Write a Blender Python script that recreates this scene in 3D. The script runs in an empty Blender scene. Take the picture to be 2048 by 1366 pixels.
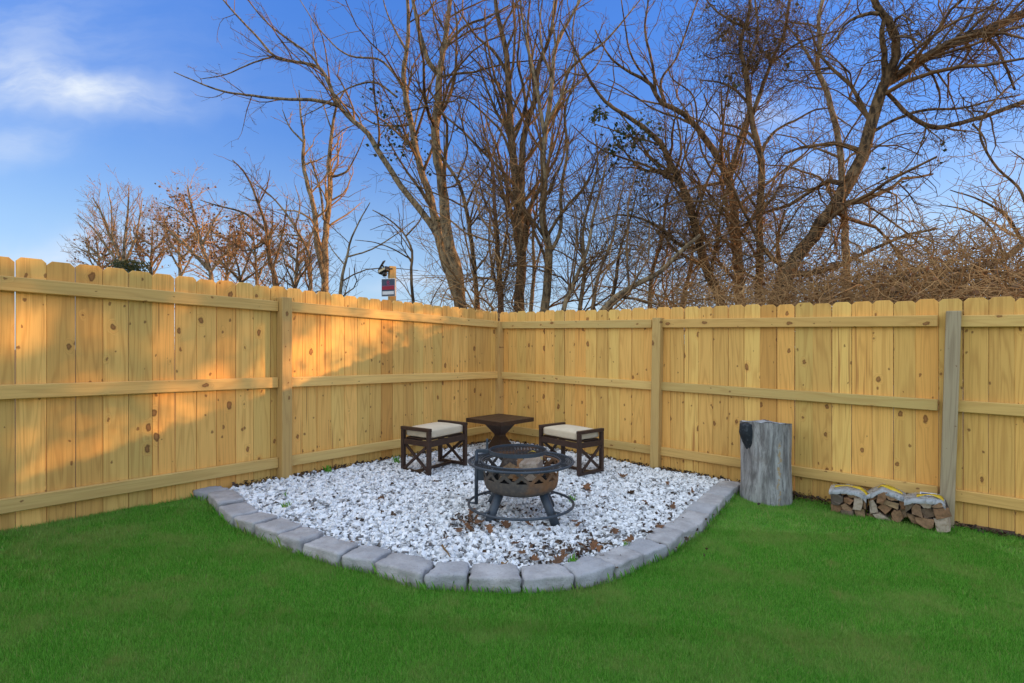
import bpy, bmesh, math, random
import numpy as np
from mathutils import Vector, Matrix, noise as mnoise

random.seed(7)
rng = np.random.default_rng(7)
scene = bpy.context.scene
COL = scene.collection

# ------------------------------------------------------------------ camera
F, CX, VH, EYE = 1040.0, 1024.0, 698.0, 1.23     # focal length and horizon in photo pixels, eye height in metres
cam_d = bpy.data.cameras.new("camera")
cam = bpy.data.objects.new("camera", cam_d)
COL.objects.link(cam)
cam.location = (0, 0, EYE)
cam.rotation_euler = (math.radians(90), 0, 0)
cam_d.sensor_width = 36
cam_d.lens = 36 * F / 2048
cam_d.shift_y = (VH - 683) / 2048
cam_d.clip_start = 0.05
cam_d.clip_end = 2000
scene.camera = cam

# ------------------------------------------------------------------ light
SUN_EL = math.radians(10.3)
SUN_DIR = Vector((0.993, 0.12, 0)).normalized()
SUN_ROT = math.atan2(SUN_DIR.x, SUN_DIR.y)
SKY_STRENGTH = 0.15
SUN_STRENGTH = 4.3
EXPOSURE = 0.5


def N(nt, kind, ins=None, **attrs):
    n = nt.nodes.new(kind)
    for k, v in attrs.items():
        setattr(n, k, v)
    for k, v in (ins or {}).items():
        s = n.inputs[k]
        if isinstance(v, bpy.types.NodeSocket):
            nt.links.new(v, s)
        else:
            if hasattr(s.default_value, '__len__') and len(s.default_value) == 4 and len(v) == 3:
                v = (*v, 1)
            s.default_value = v
    return n


def M(nt, op, a, b=None, c=None, clamp=False):
    ins = {0: a}
    if b is not None: ins[1] = b
    if c is not None: ins[2] = c
    return N(nt, 'ShaderNodeMath', ins, operation=op, use_clamp=clamp).outputs[0]


def VM(nt, op, a, b=None):
    ins = {0: a}
    if b is not None: ins[1] = b
    return N(nt, 'ShaderNodeVectorMath', ins, operation=op).outputs[0]


def MIX(nt, fac, a, b, blend='MIX'):
    n = N(nt, 'ShaderNodeMix', None, data_type='RGBA', blend_type=blend)
    for i, v in ((0, fac), (6, a), (7, b)):
        if isinstance(v, bpy.types.NodeSocket):
            nt.links.new(v, n.inputs[i])
        else:
            n.inputs[i].default_value = (*v, 1) if (hasattr(v, '__len__') and len(v) == 3) else v
    return n.outputs[2]


def SS(nt, v, lo, hi, a=0.0, b=1.0):
    return N(nt, 'ShaderNodeMapRange', {0: v, 1: lo, 2: hi, 3: a, 4: b}, interpolation_type='SMOOTHSTEP').outputs[0]


def NOISE(nt, vec, scale=5.0, detail=3.0, rough=0.5, col=False, dist=0.0):
    n = N(nt, 'ShaderNodeTexNoise', {'Vector': vec, 'Scale': scale, 'Detail': detail, 'Roughness': rough, 'Distortion': dist})
    return n.outputs['Color' if col else 'Fac']


world = bpy.data.worlds.new("World")
scene.world = world
world.use_nodes = True
wt = world.node_tree
wt.nodes.clear()
sky = N(wt, 'ShaderNodeTexSky', None, sky_type='NISHITA', sun_disc=False, sun_elevation=SUN_EL, sun_rotation=SUN_ROT,
        altitude=0, air_density=1.0, dust_density=0.4, ozone_density=2.5)
gm = N(wt, 'ShaderNodeGamma', {0: sky.outputs[0], 1: 0.5})
tc = N(wt, 'ShaderNodeTexCoord')
sp = N(wt, 'ShaderNodeSeparateXYZ', {0: tc.outputs['Generated']})
yy = M(wt, 'MAXIMUM', sp.outputs[1], 0.03)
uu, vv = M(wt, 'DIVIDE', sp.outputs[0], yy), M(wt, 'DIVIDE', sp.outputs[2], yy)
uv = N(wt, 'ShaderNodeCombineXYZ', {0: uu, 1: vv, 2: 0.0}).outputs[0]
warp = NOISE(wt, uv, 3.0, 4.0, 0.6, col=True)
uvw = VM(wt, 'ADD', uv, VM(wt, 'MULTIPLY', VM(wt, 'SUBTRACT', warp, (0.5, 0.5, 0.5)), (0.26, 0.16, 0)))
spw = N(wt, 'ShaderNodeSeparateXYZ', {0: uvw})


def wisp(px, py, rx, ry, ang, amt):
    cu, cv = (px - CX) / F, (VH - py) / F
    du, dv = M(wt, 'SUBTRACT', spw.outputs[0], cu), M(wt, 'SUBTRACT', spw.outputs[1], cv)
    ca, sa = math.cos(ang), math.sin(ang)
    a = M(wt, 'DIVIDE', M(wt, 'ADD', M(wt, 'MULTIPLY', du, ca), M(wt, 'MULTIPLY', dv, sa)), rx / F)
    b = M(wt, 'DIVIDE', M(wt, 'SUBTRACT', M(wt, 'MULTIPLY', dv, ca), M(wt, 'MULTIPLY', du, sa)), ry / F)
    r2 = M(wt, 'ADD', M(wt, 'MULTIPLY', a, a), M(wt, 'MULTIPLY', b, b))
    return M(wt, 'MULTIPLY', M(wt, 'EXPONENT', M(wt, 'MULTIPLY', r2, -1.0)), amt)


cl = None
for w in ((200, 195, 160, 34, -0.10, 0.75), (60, 165, 210, 60, -0.25, 0.5), (10, 300, 110, 34, 0.1, 0.45), (60, 500, 150, 34, 0.1, 0.6), (150, 90, 320, 90, -0.2, 0.16), (330, 470, 260, 40, 0.0, 0.2),
          (-300, 260, 260, 60, 0.1, 0.5), (60, 30, 260, 80, 0.1, 0.18), (1490, 240, 130, 40, 0.1, 0.42), (1660, 330, 90, 30, 0.1, 0.25),
          (850, 565, 60, 14, 0.0, 0.6), (600, 520, 120, 20, 0.0, 0.18), (2300, 300, 300, 50, 0.1, 0.4), (1800, 430, 160, 40, 0.0, 0.22)):
    g = wisp(*w)
    cl = g if cl is None else M(wt, 'ADD', cl, g)
str_n = NOISE(wt, VM(wt, 'MULTIPLY', uvw, (3.0, 9.0, 1.0)), 1.6, 5.0, 0.6)
cl = M(wt, 'MULTIPLY', cl, SS(wt, str_n, 0.25, 0.75, 0.35, 1.15))
cl = M(wt, 'MULTIPLY', cl, SS(wt, sp.outputs[1], 0.03, 0.2), clamp=True)
# deep evening blue overhead, paler towards the horizon
ramp = N(wt, 'ShaderNodeValToRGB', {0: sp.outputs[2]})
ramp.color_ramp.elements[0].position = 0.04
ramp.color_ramp.elements[0].color = (0.74, 0.86, 1.10, 1)
ramp.color_ramp.elements[1].position = 1.0
ramp.color_ramp.elements[1].color = (0.10, 0.32, 1.05, 1)
for p_, c_ in ((0.19, (0.60, 0.77, 1.06, 1)), (0.357, (0.30, 0.55, 1.10, 1)), (0.523, (0.235, 0.52, 1.20, 1))):
    e_ = ramp.color_ramp.elements.new(p_)
    e_.color = c_
tint = VM(wt, 'MULTIPLY', ramp.outputs[0], (2.17, 2.17, 2.17))
skyb = VM(wt, 'MULTIPLY', gm.outputs[0], tint)
# bright veil added out of view, over and behind the viewer, as fill light
fill_veil_n = NOISE(wt, VM(wt, 'MULTIPLY', tc.outputs['Generated'], (1.6, 1.6, 3.2)), 1.3, 5.0, 0.6, dist=0.6)
fill_veil = M(wt, 'MULTIPLY', SS(wt, fill_veil_n, 0.30, 0.62, 0.45, 1.0), M(wt, 'SUBTRACT', 1.0, M(wt, 'MULTIPLY', SS(wt, sp.outputs[1], 0.15, 0.55), SS(wt, sp.outputs[2], 0.80, 0.60))))
fill_veil = M(wt, 'MULTIPLY', fill_veil, SS(wt, sp.outputs[2], -0.05, 0.12))
fill_veil = M(wt, 'MULTIPLY', fill_veil, SS(wt, sp.outputs[0], 0.0, 0.75, 1.0, 0.35))
skyb = MIX(wt, fill_veil, skyb, (6.7, 7.6, 8.4))
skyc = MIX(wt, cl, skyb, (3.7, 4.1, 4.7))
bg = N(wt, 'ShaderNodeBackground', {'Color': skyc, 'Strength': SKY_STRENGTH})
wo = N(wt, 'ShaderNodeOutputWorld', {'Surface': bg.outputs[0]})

sun_d = bpy.data.lights.new("sun", 'SUN')
sun_d.energy = SUN_STRENGTH
sun_d.angle = math.radians(0.5)
sun_d.color = (1.0, 0.53, 0.20)
sun = bpy.data.objects.new("sun", sun_d)
COL.objects.link(sun)
to_sun = Vector((SUN_DIR.x * math.cos(SUN_EL), SUN_DIR.y * math.cos(SUN_EL), math.sin(SUN_EL)))
sun.rotation_euler = to_sun.to_track_quat('Z', 'Y').to_euler()
sun.location = (20, 3, 12)

vs = scene.view_settings
vs.view_transform = 'Standard'
vs.look = 'None'
vs.exposure = EXPOSURE
vs.gamma = 1
vs.use_curve_mapping = False
scene.cycles.max_bounces = 6
scene.cycles.transparent_max_bounces = 12


# ------------------------------------------------------------------ helpers
def GZ(x):
    """Height of the sloping ground."""
    return -0.041 * max(-7.0, min(7.0, x))


def P(px, py, Y):
    """A point at distance Y, from where it lies in the photograph."""
    return ((px - CX) / F * Y, Y, EYE + (VH - py) / F * Y)


def G(px, py, h=0.0):
    """A point on the ground (or h above it)."""
    Y = (EYE - h) * F / (py - (VH + 0.041 * (px - CX)))
    X = (px - CX) / F * Y
    return Vector((X, Y, GZ(X) + h))


def tag(o, label=None, cat=None, group=None, kind=None):
    for k, v in (('label', label), ('category', cat), ('group', group), ('kind', kind)):
        if v: o[k] = v
    return o


def empty(name, loc=(0, 0, 0), rz=0.0):
    o = bpy.data.objects.new(name, None)
    o.empty_display_size = 0.1
    o.location = loc
    o.rotation_euler = (0, 0, rz)
    COL.objects.link(o)
    return o


def link(name, me, mat=None, parent=None, loc=(0, 0, 0), rot=(0, 0, 0)):
    o = bpy.data.objects.new(name, me)
    if mat and not me.materials: me.materials.append(mat)
    o.location = loc
    o.rotation_euler = rot
    o.parent = parent
    COL.objects.link(o)
    return o


def bm_mesh(name, bm, smooth=False):
    me = bpy.data.meshes.new(name)
    bmesh.ops.recalc_face_normals(bm, faces=bm.faces)
    bm.to_mesh(me)
    bm.free()
    if smooth:
        for p in me.polygons: p.use_smooth = True
    return me


def np_mesh(name, V, quads=None, tris=None, smooth=True):
    me = bpy.data.meshes.new(name)
    V = np.asarray(V, dtype=np.float32).reshape(-1, 3)
    me.vertices.add(len(V))
    me.vertices.foreach_set('co', V.ravel())
    loops, starts, tot = [], [], 0
    for f, k in ((quads, 4), (tris, 3)):
        if f is None or len(f) == 0: continue
        f = np.asarray(f, dtype=np.int32)
        loops.append(f.ravel())
        starts.append(tot + np.arange(len(f), dtype=np.int32) * k)
        tot += f.size
    L, S = np.concatenate(loops), np.concatenate(starts)
    me.loops.add(len(L))
    me.loops.foreach_set('vertex_index', L)
    me.polygons.add(len(S))
    me.polygons.foreach_set('loop_start', S)
    me.update(calc_edges=True)
    me.polygons.foreach_set('use_smooth', np.full(len(S), smooth))
    me.validate()
    return me


def box_bm(sx, sy, sz, bev=0.0, seg=1, c=(0, 0, 0), bm=None, rot=None):
    b = bmesh.new()
    bmesh.ops.create_cube(b, size=1.0)
    for v in b.verts: v.co = Vector((v.co.x * sx, v.co.y * sy, v.co.z * sz))
    if bev: bmesh.ops.bevel(b, geom=list(b.edges), offset=bev, segments=seg, affect='EDGES', profile=0.6)
    if rot is not None: bmesh.ops.rotate(b, cent=(0, 0, 0), matrix=rot, verts=b.verts)
    bmesh.ops.translate(b, vec=Vector(c), verts=b.verts)
    if bm is None: return b
    t = bpy.data.meshes.new('t')
    b.to_mesh(t)
    b.free()
    bm.from_mesh(t)
    bpy.data.meshes.remove(t)
    return bm


def tubes(PT, R, sides=5, closed=False):
    """PT (N,n,3), R (N,n): N swept tubes -> vertices, quads."""
    PT = np.asarray(PT, float)
    R = np.asarray(R, float)
    if PT.ndim == 2: PT, R = PT[None], R[None]
    n_, n = PT.shape[:2]
    T = np.gradient(PT, axis=1) if not closed else (np.roll(PT, -1, 1) - np.roll(PT, 1, 1))
    T /= np.linalg.norm(T, axis=2, keepdims=True) + 1e-12
    mean = T.mean(1) if not closed else np.tile([0, 0, 1.0], (n_, 1))
    ref = np.where((np.abs(mean[:, 2:3]) > 0.8) & (not closed), np.array([[1.0, 0.13, 0]]), np.array([[0.0, 0.0, 1.0]]))
    A = np.cross(T, ref[:, None, :])
    A /= np.linalg.norm(A, axis=2, keepdims=True) + 1e-12
    B = np.cross(T, A)
    th = np.arange(sides) * 2 * math.pi / sides
    V = PT[:, :, None, :] + R[:, :, None, None] * (A[:, :, None, :] * np.cos(th)[None, None, :, None] + B[:, :, None, :] * np.sin(th)[None, None, :, None])
    idx = np.arange(n_ * n * sides).reshape(n_, n, sides)
    a = idx if closed else idx[:, :-1]
    b = np.roll(idx, -1, 1) if closed else idx[:, 1:]
    q = np.stack([a, np.roll(a, -1, 2), np.roll(b, -1, 2), b], -1).reshape(-1, 4)
    return V.reshape(-1, 3), q


class MB:
    """Collects vertices and faces for one mesh."""
    def __init__(s): s.V, s.Q, s.T, s.n = [], [], [], 0
    def add(s, V, Q=None, T=None):
        V = np.asarray(V, float).reshape(-1, 3)
        s.V.append(V)
        if Q is not None and len(Q): s.Q.append(np.asarray(Q) + s.n)
        if T is not None and len(T): s.T.append(np.asarray(T) + s.n)
        s.n += len(V)
    def tube(s, pts, r, sides=6, closed=False, cap=True):
        pts = np.asarray(pts, float)
        r = np.full(len(pts), r) if np.isscalar(r) else np.asarray(r, float)
        V, Q = tubes(pts, r, sides, closed)
        T = []
        if cap and not closed:
            e = (len(pts) - 1) * sides
            T = [(0, k + 1, k) for k in range(1, sides - 1)] + [(e, e + k, e + k + 1) for k in range(1, sides - 1)]
        s.add(V, Q, T)
    def mesh(s, name, smooth=True):
        return np_mesh(name, np.concatenate(s.V), np.concatenate(s.Q) if s.Q else None, np.concatenate(s.T) if s.T else None, smooth)


def in_poly(x, y, poly):
    c = np.zeros(len(x), bool)
    j = len(poly) - 1
    for i in range(len(poly)):
        xi, yi, xj, yj = *poly[i][:2], *poly[j][:2]
        c ^= ((yi > y) != (yj > y)) & (x < (xj - xi) * (y - yi) / (yj - yi + 1e-12) + xi)
        j = i
    return c


# ------------------------------------------------------------------ materials
def mat_new(name):
    m = bpy.data.materials.new(name)
    m.use_nodes = True
    nt = m.node_tree
    nt.nodes.clear()
    return m, nt


def finish(nt, col, rough=0.8, bump=None, bump_d=0.002, bump_s=0.5, spec=0.3, metal=0.0, extra=None):
    p = N(nt, 'ShaderNodeBsdfPrincipled', {'Base Color': col, 'Roughness': rough, 'Specular IOR Level': spec, 'Metallic': metal})
    if bump is not None:
        b = N(nt, 'ShaderNodeBump', {'Height': bump, 'Distance': bump_d, 'Strength': bump_s})
        nt.links.new(b.outputs[0], p.inputs['Normal'])
    for k, v in (extra or {}).items():
        p.inputs[k].default_value = v
    out = N(nt, 'ShaderNodeOutputMaterial', {'Surface': p.outputs[0]})
    return p, out


def obj_random(nt):
    return N(nt, 'ShaderNodeObjectInfo').outputs['Random']


def obj_co(nt):
    return N(nt, 'ShaderNodeTexCoord').outputs['Object']


def m_wood(name, pale, warm, dark, axis='Z', knots=1.0, streaks=True, grain=1.0, tint=0.5, green=(0.40, 0.33, 0.12)):
    m, nt = mat_new(name)
    r = obj_random(nt)
    co = obj_co(nt)
    if axis == 'X':
        s = N(nt, 'ShaderNodeSeparateXYZ', {0: co})
        co = N(nt, 'ShaderNodeCombineXYZ', {0: s.outputs[2], 1: s.outputs[1], 2: s.outputs[0]}).outputs[0]
    rv = N(nt, 'ShaderNodeTexWhiteNoise', {'W': M(nt, 'MULTIPLY', r, 913.7)}, noise_dimensions='1D').outputs['Color']
    co = VM(nt, 'ADD', co, VM(nt, 'MULTIPLY', rv, (31.0, 17.0, 57.0)))
    rs = N(nt, 'ShaderNodeSeparateColor', {0: rv})
    # knots: elongated cells along the grain
    kv = VM(nt, 'MULTIPLY', co, (6.2, 0.0, 3.6))
    kw = VM(nt, 'ADD', kv, VM(nt, 'MULTIPLY', VM(nt, 'SUBTRACT', NOISE(nt, co, 26.0, 3.0, 0.55, col=True), (0.5, 0.5, 0.5)), (0.20, 0, 0.17)))
    ks = N(nt, 'ShaderNodeSeparateXYZ', {0: kw})
    k2 = N(nt, 'ShaderNodeCombineXYZ', {0: ks.outputs[0], 1: ks.outputs[2], 2: 0.0}).outputs[0]
    vo = N(nt, 'ShaderNodeTexVoronoi', {'Vector': k2, 'Scale': 1.0, 'Randomness': 1.0}, voronoi_dimensions='2D', feature='F1')
    kd = vo.outputs['Distance']
    kc = N(nt, 'ShaderNodeSeparateColor', {0: vo.outputs['Color']})
    rad = SS(nt, M(nt, 'ADD', kc.outputs[0], M(nt, 'MULTIPLY', M(nt, 'SUBTRACT', rs.outputs[0], 0.5), 0.35)), 0.40, 1.1, 0.0, 0.115 * knots)
    kmask = M(nt, 'MULTIPLY', SS(nt, M(nt, 'SUBTRACT', kd, rad), 0.025, -0.015), SS(nt, rad, 0.002, 0.02))
    halo = M(nt, 'MULTIPLY', SS(nt, M(nt, 'SUBTRACT', kd, M(nt, 'MULTIPLY', rad, 1.6)), 0.10, -0.02), SS(nt, rad, 0.002, 0.04))
    kv2 = VM(nt, 'MULTIPLY', VM(nt, 'ADD', co, (3.3, 0.0, 7.7)), (9.5, 0.0, 6.5))
    kv2 = VM(nt, 'ADD', kv2, VM(nt, 'MULTIPLY', VM(nt, 'SUBTRACT', NOISE(nt, co, 40.0, 2.0, 0.5, col=True), (0.5, 0.5, 0.5)), (0.2, 0, 0.2)))
    ks2 = N(nt, 'ShaderNodeSeparateXYZ', {0: kv2})
    k22 = N(nt, 'ShaderNodeCombineXYZ', {0: ks2.outputs[0], 1: ks2.outputs[2], 2: 0.0}).outputs[0]
    vo2 = N(nt, 'ShaderNodeTexVoronoi', {'Vector': k22, 'Scale': 1.0, 'Randomness': 1.0}, voronoi_dimensions='2D', feature='F1')
    kc2 = N(nt, 'ShaderNodeSeparateColor', {0: vo2.outputs['Color']})
    rad2 = SS(nt, kc2.outputs[1], 0.58, 1.0, 0.0, 0.085 * knots)
    kmask2 = M(nt, 'MULTIPLY', SS(nt, M(nt, 'SUBTRACT', vo2.outputs['Distance'], rad2), 0.03, -0.02), SS(nt, rad2, 0.002, 0.02))
    # grain
    gco = VM(nt, 'MULTIPLY', co, (8.0, 8.0, 0.55))
    g1 = NOISE(nt, gco, 1.0, 2.0, 0.45)
    rings = M(nt, 'PINGPONG', M(nt, 'ADD', M(nt, 'MULTIPLY', g1, 9.0), M(nt, 'MULTIPLY', halo, 1.6)), 0.5)
    rings = M(nt, 'MULTIPLY', rings, 2.0)
    fine = NOISE(nt, VM(nt, 'MULTIPLY', co, (170.0, 170.0, 3.0)), 1.0, 2.0, 0.6)
    blot = NOISE(nt, VM(nt, 'MULTIPLY', co, (5.0, 5.0, 1.6)), 1.0, 3.0, 0.55)
    base = MIX(nt, SS(nt, rs.outputs[0], 0.2, 0.9, 0.0, tint), pale, warm)
    base = MIX(nt, SS(nt, rs.outputs[1], 0.35, 0.9, 0.0, 0.75), base, green)
    base = MIX(nt, M(nt, 'MULTIPLY', SS(nt, rings, 0.45, 1.0), 0.20 * grain), base, dark)
    base = MIX(nt, M(nt, 'MULTIPLY', SS(nt, fine, 0.46, 0.8), 0.30 * grain), base, dark)
    base = MIX(nt, M(nt, 'MULTIPLY', SS(nt, blot, 0.45, 0.8), 0.22), base, warm)
    base = MIX(nt, M(nt, 'MULTIPLY', halo, 0.35), base, warm)
    if streaks:
        st = NOISE(nt, VM(nt, 'MULTIPLY', co, (34.0, 0.0, 0.8)), 1.0, 2.0, 0.5)
        sm = M(nt, 'MULTIPLY', SS(nt, st, 0.62, 0.70), SS(nt, rs.outputs[2], 0.68, 0.86, 0.0, 0.7))
        base = MIX(nt, sm, base, (0.30, 0.105, 0.028))
    kcol = MIX(nt, SS(nt, M(nt, 'DIVIDE', kd, M(nt, 'ADD', rad, 0.01)), 0.2, 0.9), (0.30, 0.125, 0.04), (0.12, 0.04, 0.013))
    base = MIX(nt, M(nt, 'MULTIPLY', kmask, 0.85), base, kcol)
    base = MIX(nt, M(nt, 'MULTIPLY', kmask2, 0.75), base, (0.17, 0.06, 0.02))
    br = M(nt, 'ADD', 0.86, M(nt, 'MULTIPLY', rs.outputs[2], 0.34))
    cmb = N(nt, 'ShaderNodeCombineColor', {0: br, 1: br, 2: br})
    base = MIX(nt, 1.0, base, cmb.outputs[0], 'MULTIPLY')
    hgt = M(nt, 'ADD', M(nt, 'MULTIPLY', fine, 0.5), M(nt, 'MULTIPLY', rings, 0.3))
    finish(nt, base, 0.72, hgt, 0.0015, 0.55, 0.25)
    return m


def m_plain(name, a, b, scale=20.0, rough=0.7, bump=0.0, metal=0.0, spec=0.3, per_obj=0.0, lo=0.35, hi=0.7, stretch=(1, 1, 1), bd=0.002):
    m, nt = mat_new(name)
    co = VM(nt, 'MULTIPLY', VM(nt, 'ADD', obj_co(nt), VM(nt, 'MULTIPLY', obj_random(nt), (13.0, 29.0, 41.0))), stretch)
    n = NOISE(nt, co, scale, 4.0, 0.6)
    c = MIX(nt, SS(nt, n, lo, hi), a, b)
    if per_obj:
        v = M(nt, 'ADD', 1.0 - per_obj / 2, M(nt, 'MULTIPLY', obj_random(nt), per_obj))
        cc = N(nt, 'ShaderNodeCombineColor', {0: v, 1: v, 2: v})
        c = MIX(nt, 1.0, c, cc.outputs[0], 'MULTIPLY')
    finish(nt, c, rough, n if bump else None, bd, bump, spec, metal)
    return m


MAT = {}
MAT['picket'] = m_wood('pine_picket', (0.80, 0.465, 0.130), (0.73, 0.365, 0.090), (0.46, 0.21, 0.05), 'Z', 0.95, True, 1.8, 0.85, (0.71, 0.48, 0.14))
MAT['rail'] = m_wood('pine_rail', (0.74, 0.475, 0.155), (0.66, 0.37, 0.108), (0.44, 0.23, 0.066), 'X', 0.75, False, 1.4, 0.5, (0.56, 0.41, 0.15))
MAT['post'] = m_wood('pine_post', (0.68, 0.45, 0.165), (0.58, 0.35, 0.115), (0.37, 0.20, 0.07), 'Z', 0.8, False, 1.5, 0.5, (0.46, 0.37, 0.15))
MAT['greypost'] = m_wood('weathered_post', (0.47, 0.38, 0.245), (0.41, 0.31, 0.19), (0.22, 0.155, 0.09), 'Z', 0.55, False, 1.9, 0.5, (0.42, 0.36, 0.24))
MAT['brown_metal'] = m_plain('brown_painted_frame', (0.040, 0.021, 0.015), (0.055, 0.029, 0.020), 30, 0.45, 0.1, 0, 0.4, 0.15)
MAT['cushion'] = m_plain('cream_cushion_fabric', (0.60, 0.50, 0.36), (0.66, 0.56, 0.41), 9, 0.95, 0.25, 0, 0.1, 0.05, bd=0.004)
MAT['wrap_yellow'] = m_plain('yellow_strap', (0.62, 0.42, 0.02), (0.70, 0.50, 0.05), 20, 0.5)
MAT['label_white'] = m_plain('white_label', (0.66, 0.66, 0.66), (0.72, 0.72, 0.72), 20, 0.5)
MAT['label_dark'] = m_plain('label_print', (0.06, 0.09, 0.16), (0.08, 0.11, 0.2), 20, 0.5)
MAT['dark_plastic'] = m_plain('black_plastic', (0.015, 0.015, 0.016), (0.03, 0.03, 0.032), 20, 0.4)
MAT['amber'] = m_plain('pale_lamp_lens', (0.55, 0.45, 0.28), (0.6, 0.5, 0.32), 20, 0.25)
MAT['sign_grey'] = m_plain('sign_slate', (0.045, 0.065, 0.10), (0.055, 0.075, 0.115), 20, 0.5)
MAT['sign_red'] = m_plain('sign_red', (0.30, 0.015, 0.03), (0.34, 0.02, 0.04), 20, 0.5)
MAT['sign_white'] = m_plain('sign_white', (0.62, 0.62, 0.62), (0.68, 0.68, 0.68), 20, 0.5)
MAT['sign_pink'] = m_plain('sign_pink', (0.40, 0.07, 0.15), (0.45, 0.09, 0.18), 20, 0.5)
MAT['bark_pale'] = m_plain('pale_bark', (0.33, 0.245, 0.14), (0.10, 0.072, 0.045), 13, 0.9, 0.8, 0, 0.1, 0.25, 0.40, 0.64, (1, 1, 0.4), 0.03)
MAT['bark'] = m_plain('brown_bark', (0.24, 0.155, 0.08), (0.055, 0.038, 0.024), 15, 0.9, 0.9, 0, 0.1, 0.25, 0.38, 0.62, (1, 1, 0.3), 0.03)
MAT['bark_red'] = m_plain('reddish_vine_bark', (0.21, 0.11, 0.06), (0.075, 0.042, 0.026), 10, 0.9, 0.7, 0, 0.1, 0.2, 0.3, 0.7, (1, 1, 0.35), 0.02)
MAT['twig'] = m_plain('twig_bark', (0.26, 0.16, 0.076), (0.07, 0.045, 0.026), 3, 0.9, 0, 0, 0.1, 0.2)
MAT['twig_gold'] = m_plain('golden_twig_bark', (0.46, 0.30, 0.14), (0.30, 0.17, 0.075), 2, 0.9, 0, 0, 0.1, 0.2)
MAT['bramble'] = m_plain('dry_bramble', (0.50, 0.295, 0.125), (0.20, 0.115, 0.052), 1.6, 0.9, 0, 0, 0.1, 0.0)
MAT['soil'] = m_plain('dark_soil', (0.30, 0.285, 0.27), (0.16, 0.14, 0.12), 30, 0.95, 0.8, bd=0.01)
MAT['leafmould'] = m_plain('leaf_mould_ground', (0.11, 0.075, 0.045), (0.05, 0.035, 0.022), 6, 0.95, 0.5, bd=0.02)


def m_leaf(name, cols, trans=0.25, rough=0.6):
    m, nt = mat_new(name)
    g = N(nt, 'ShaderNodeNewGeometry')
    r = g.outputs['Random Per Island']
    cr = N(nt, 'ShaderNodeValToRGB', {0: r})
    el = cr.color_ramp.elements
    while len(el) < len(cols): el.new(0.5)
    for i, c in enumerate(cols):
        el[i].position = i / (len(cols) - 1)
        el[i].color = (*c, 1)
    d = N(nt, 'ShaderNodeBsdfPrincipled', {'Base Color': cr.outputs[0], 'Roughness': rough, 'Specular IOR Level': 0.3})
    t = N(nt, 'ShaderNodeBsdfTranslucent', {'Color': cr.outputs[0]})
    mx = N(nt, 'ShaderNodeMixShader', {0: trans, 1: d.outputs[0], 2: t.outputs[0]})
    N(nt, 'ShaderNodeOutputMaterial', {'Surface': mx.outputs[0]})
    return m


MAT['ivy'] = m_leaf('dark_green_leaf', [(0.02, 0.035, 0.012), (0.04, 0.06, 0.018), (0.09, 0.09, 0.03)])
MAT['litter'] = m_leaf('dry_leaf_litter', [(0.035, 0.024, 0.018), (0.07, 0.042, 0.026), (0.12, 0.068, 0.038), (0.06, 0.048, 0.04)])
MAT['russet'] = m_leaf('russet_leaf', [(0.16, 0.075, 0.03), (0.24, 0.13, 0.055), (0.12, 0.07, 0.035)])
MAT['conifer'] = m_leaf('conifer_green', [(0.03, 0.05, 0.02), (0.06, 0.075, 0.025), (0.09, 0.09, 0.03)])


def m_oak():
    m, nt = mat_new('dry_oak_leaf')
    r = obj_random(nt)
    n = NOISE(nt, obj_co(nt), 60.0, 3.0, 0.6)
    c = MIX(nt, r, (0.22, 0.095, 0.038), (0.10, 0.055, 0.03))
    c = MIX(nt, SS(nt, n, 0.45, 0.75), c, (0.07, 0.036, 0.02))
    finish(nt, c, 0.75, n, 0.002, 0.5)
    return m


MAT['oak'] = m_oak()


def m_grass():
    m, nt = mat_new('lawn_blades')
    g = N(nt, 'ShaderNodeNewGeometry')
    r = g.outputs['Random Per Island']
    co = obj_co(nt)
    n1 = NOISE(nt, co, 2.1, 4.0, 0.65)
    n2 = NOISE(nt, co, 0.55, 3.0, 0.6)
    cr = N(nt, 'ShaderNodeValToRGB', {0: r})
    el = cr.color_ramp.elements
    el.new(0.5)
    el[0].color = (0.045, 0.185, 0.012, 1)
    el[1].color = (0.135, 0.41, 0.036, 1)
    el[2].color = (0.25, 0.55, 0.085, 1)
    c = MIX(nt, SS(nt, n1, 0.44, 0.70, 0.0, 0.65), cr.outputs[0], (0.33, 0.41, 0.11))
    c = MIX(nt, SS(nt, n2, 0.5, 0.75, 0.0, 0.4), c, (0.10, 0.24, 0.04))
    n3 = NOISE(nt, co, 5.5, 4.0, 0.7)
    c = MIX(nt, SS(nt, n3, 0.55, 0.72, 0.0, 0.42), c, (0.36, 0.34, 0.11))
    dry = M(nt, 'GREATER_THAN', r, 0.94)
    c = MIX(nt, M(nt, 'MULTIPLY', dry, 0.7), c, (0.42, 0.34, 0.14))
    d = N(nt, 'ShaderNodeBsdfPrincipled', {'Base Color': c, 'Roughness': 0.6, 'Specular IOR Level': 0.2})
    t = N(nt, 'ShaderNodeBsdfTranslucent', {'Color': c})
    mx = N(nt, 'ShaderNodeMixShader', {0: 0.35, 1: d.outputs[0], 2: t.outputs[0]})
    N(nt, 'ShaderNodeOutputMaterial', {'Surface': mx.outputs[0]})
    return m


MAT['grass'] = m_grass()
MAT['lawn'] = m_plain('lawn_soil_and_thatch', (0.08, 0.21, 0.025), (0.14, 0.24, 0.04), 5, 0.95, 0.6, bd=0.01)


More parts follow.
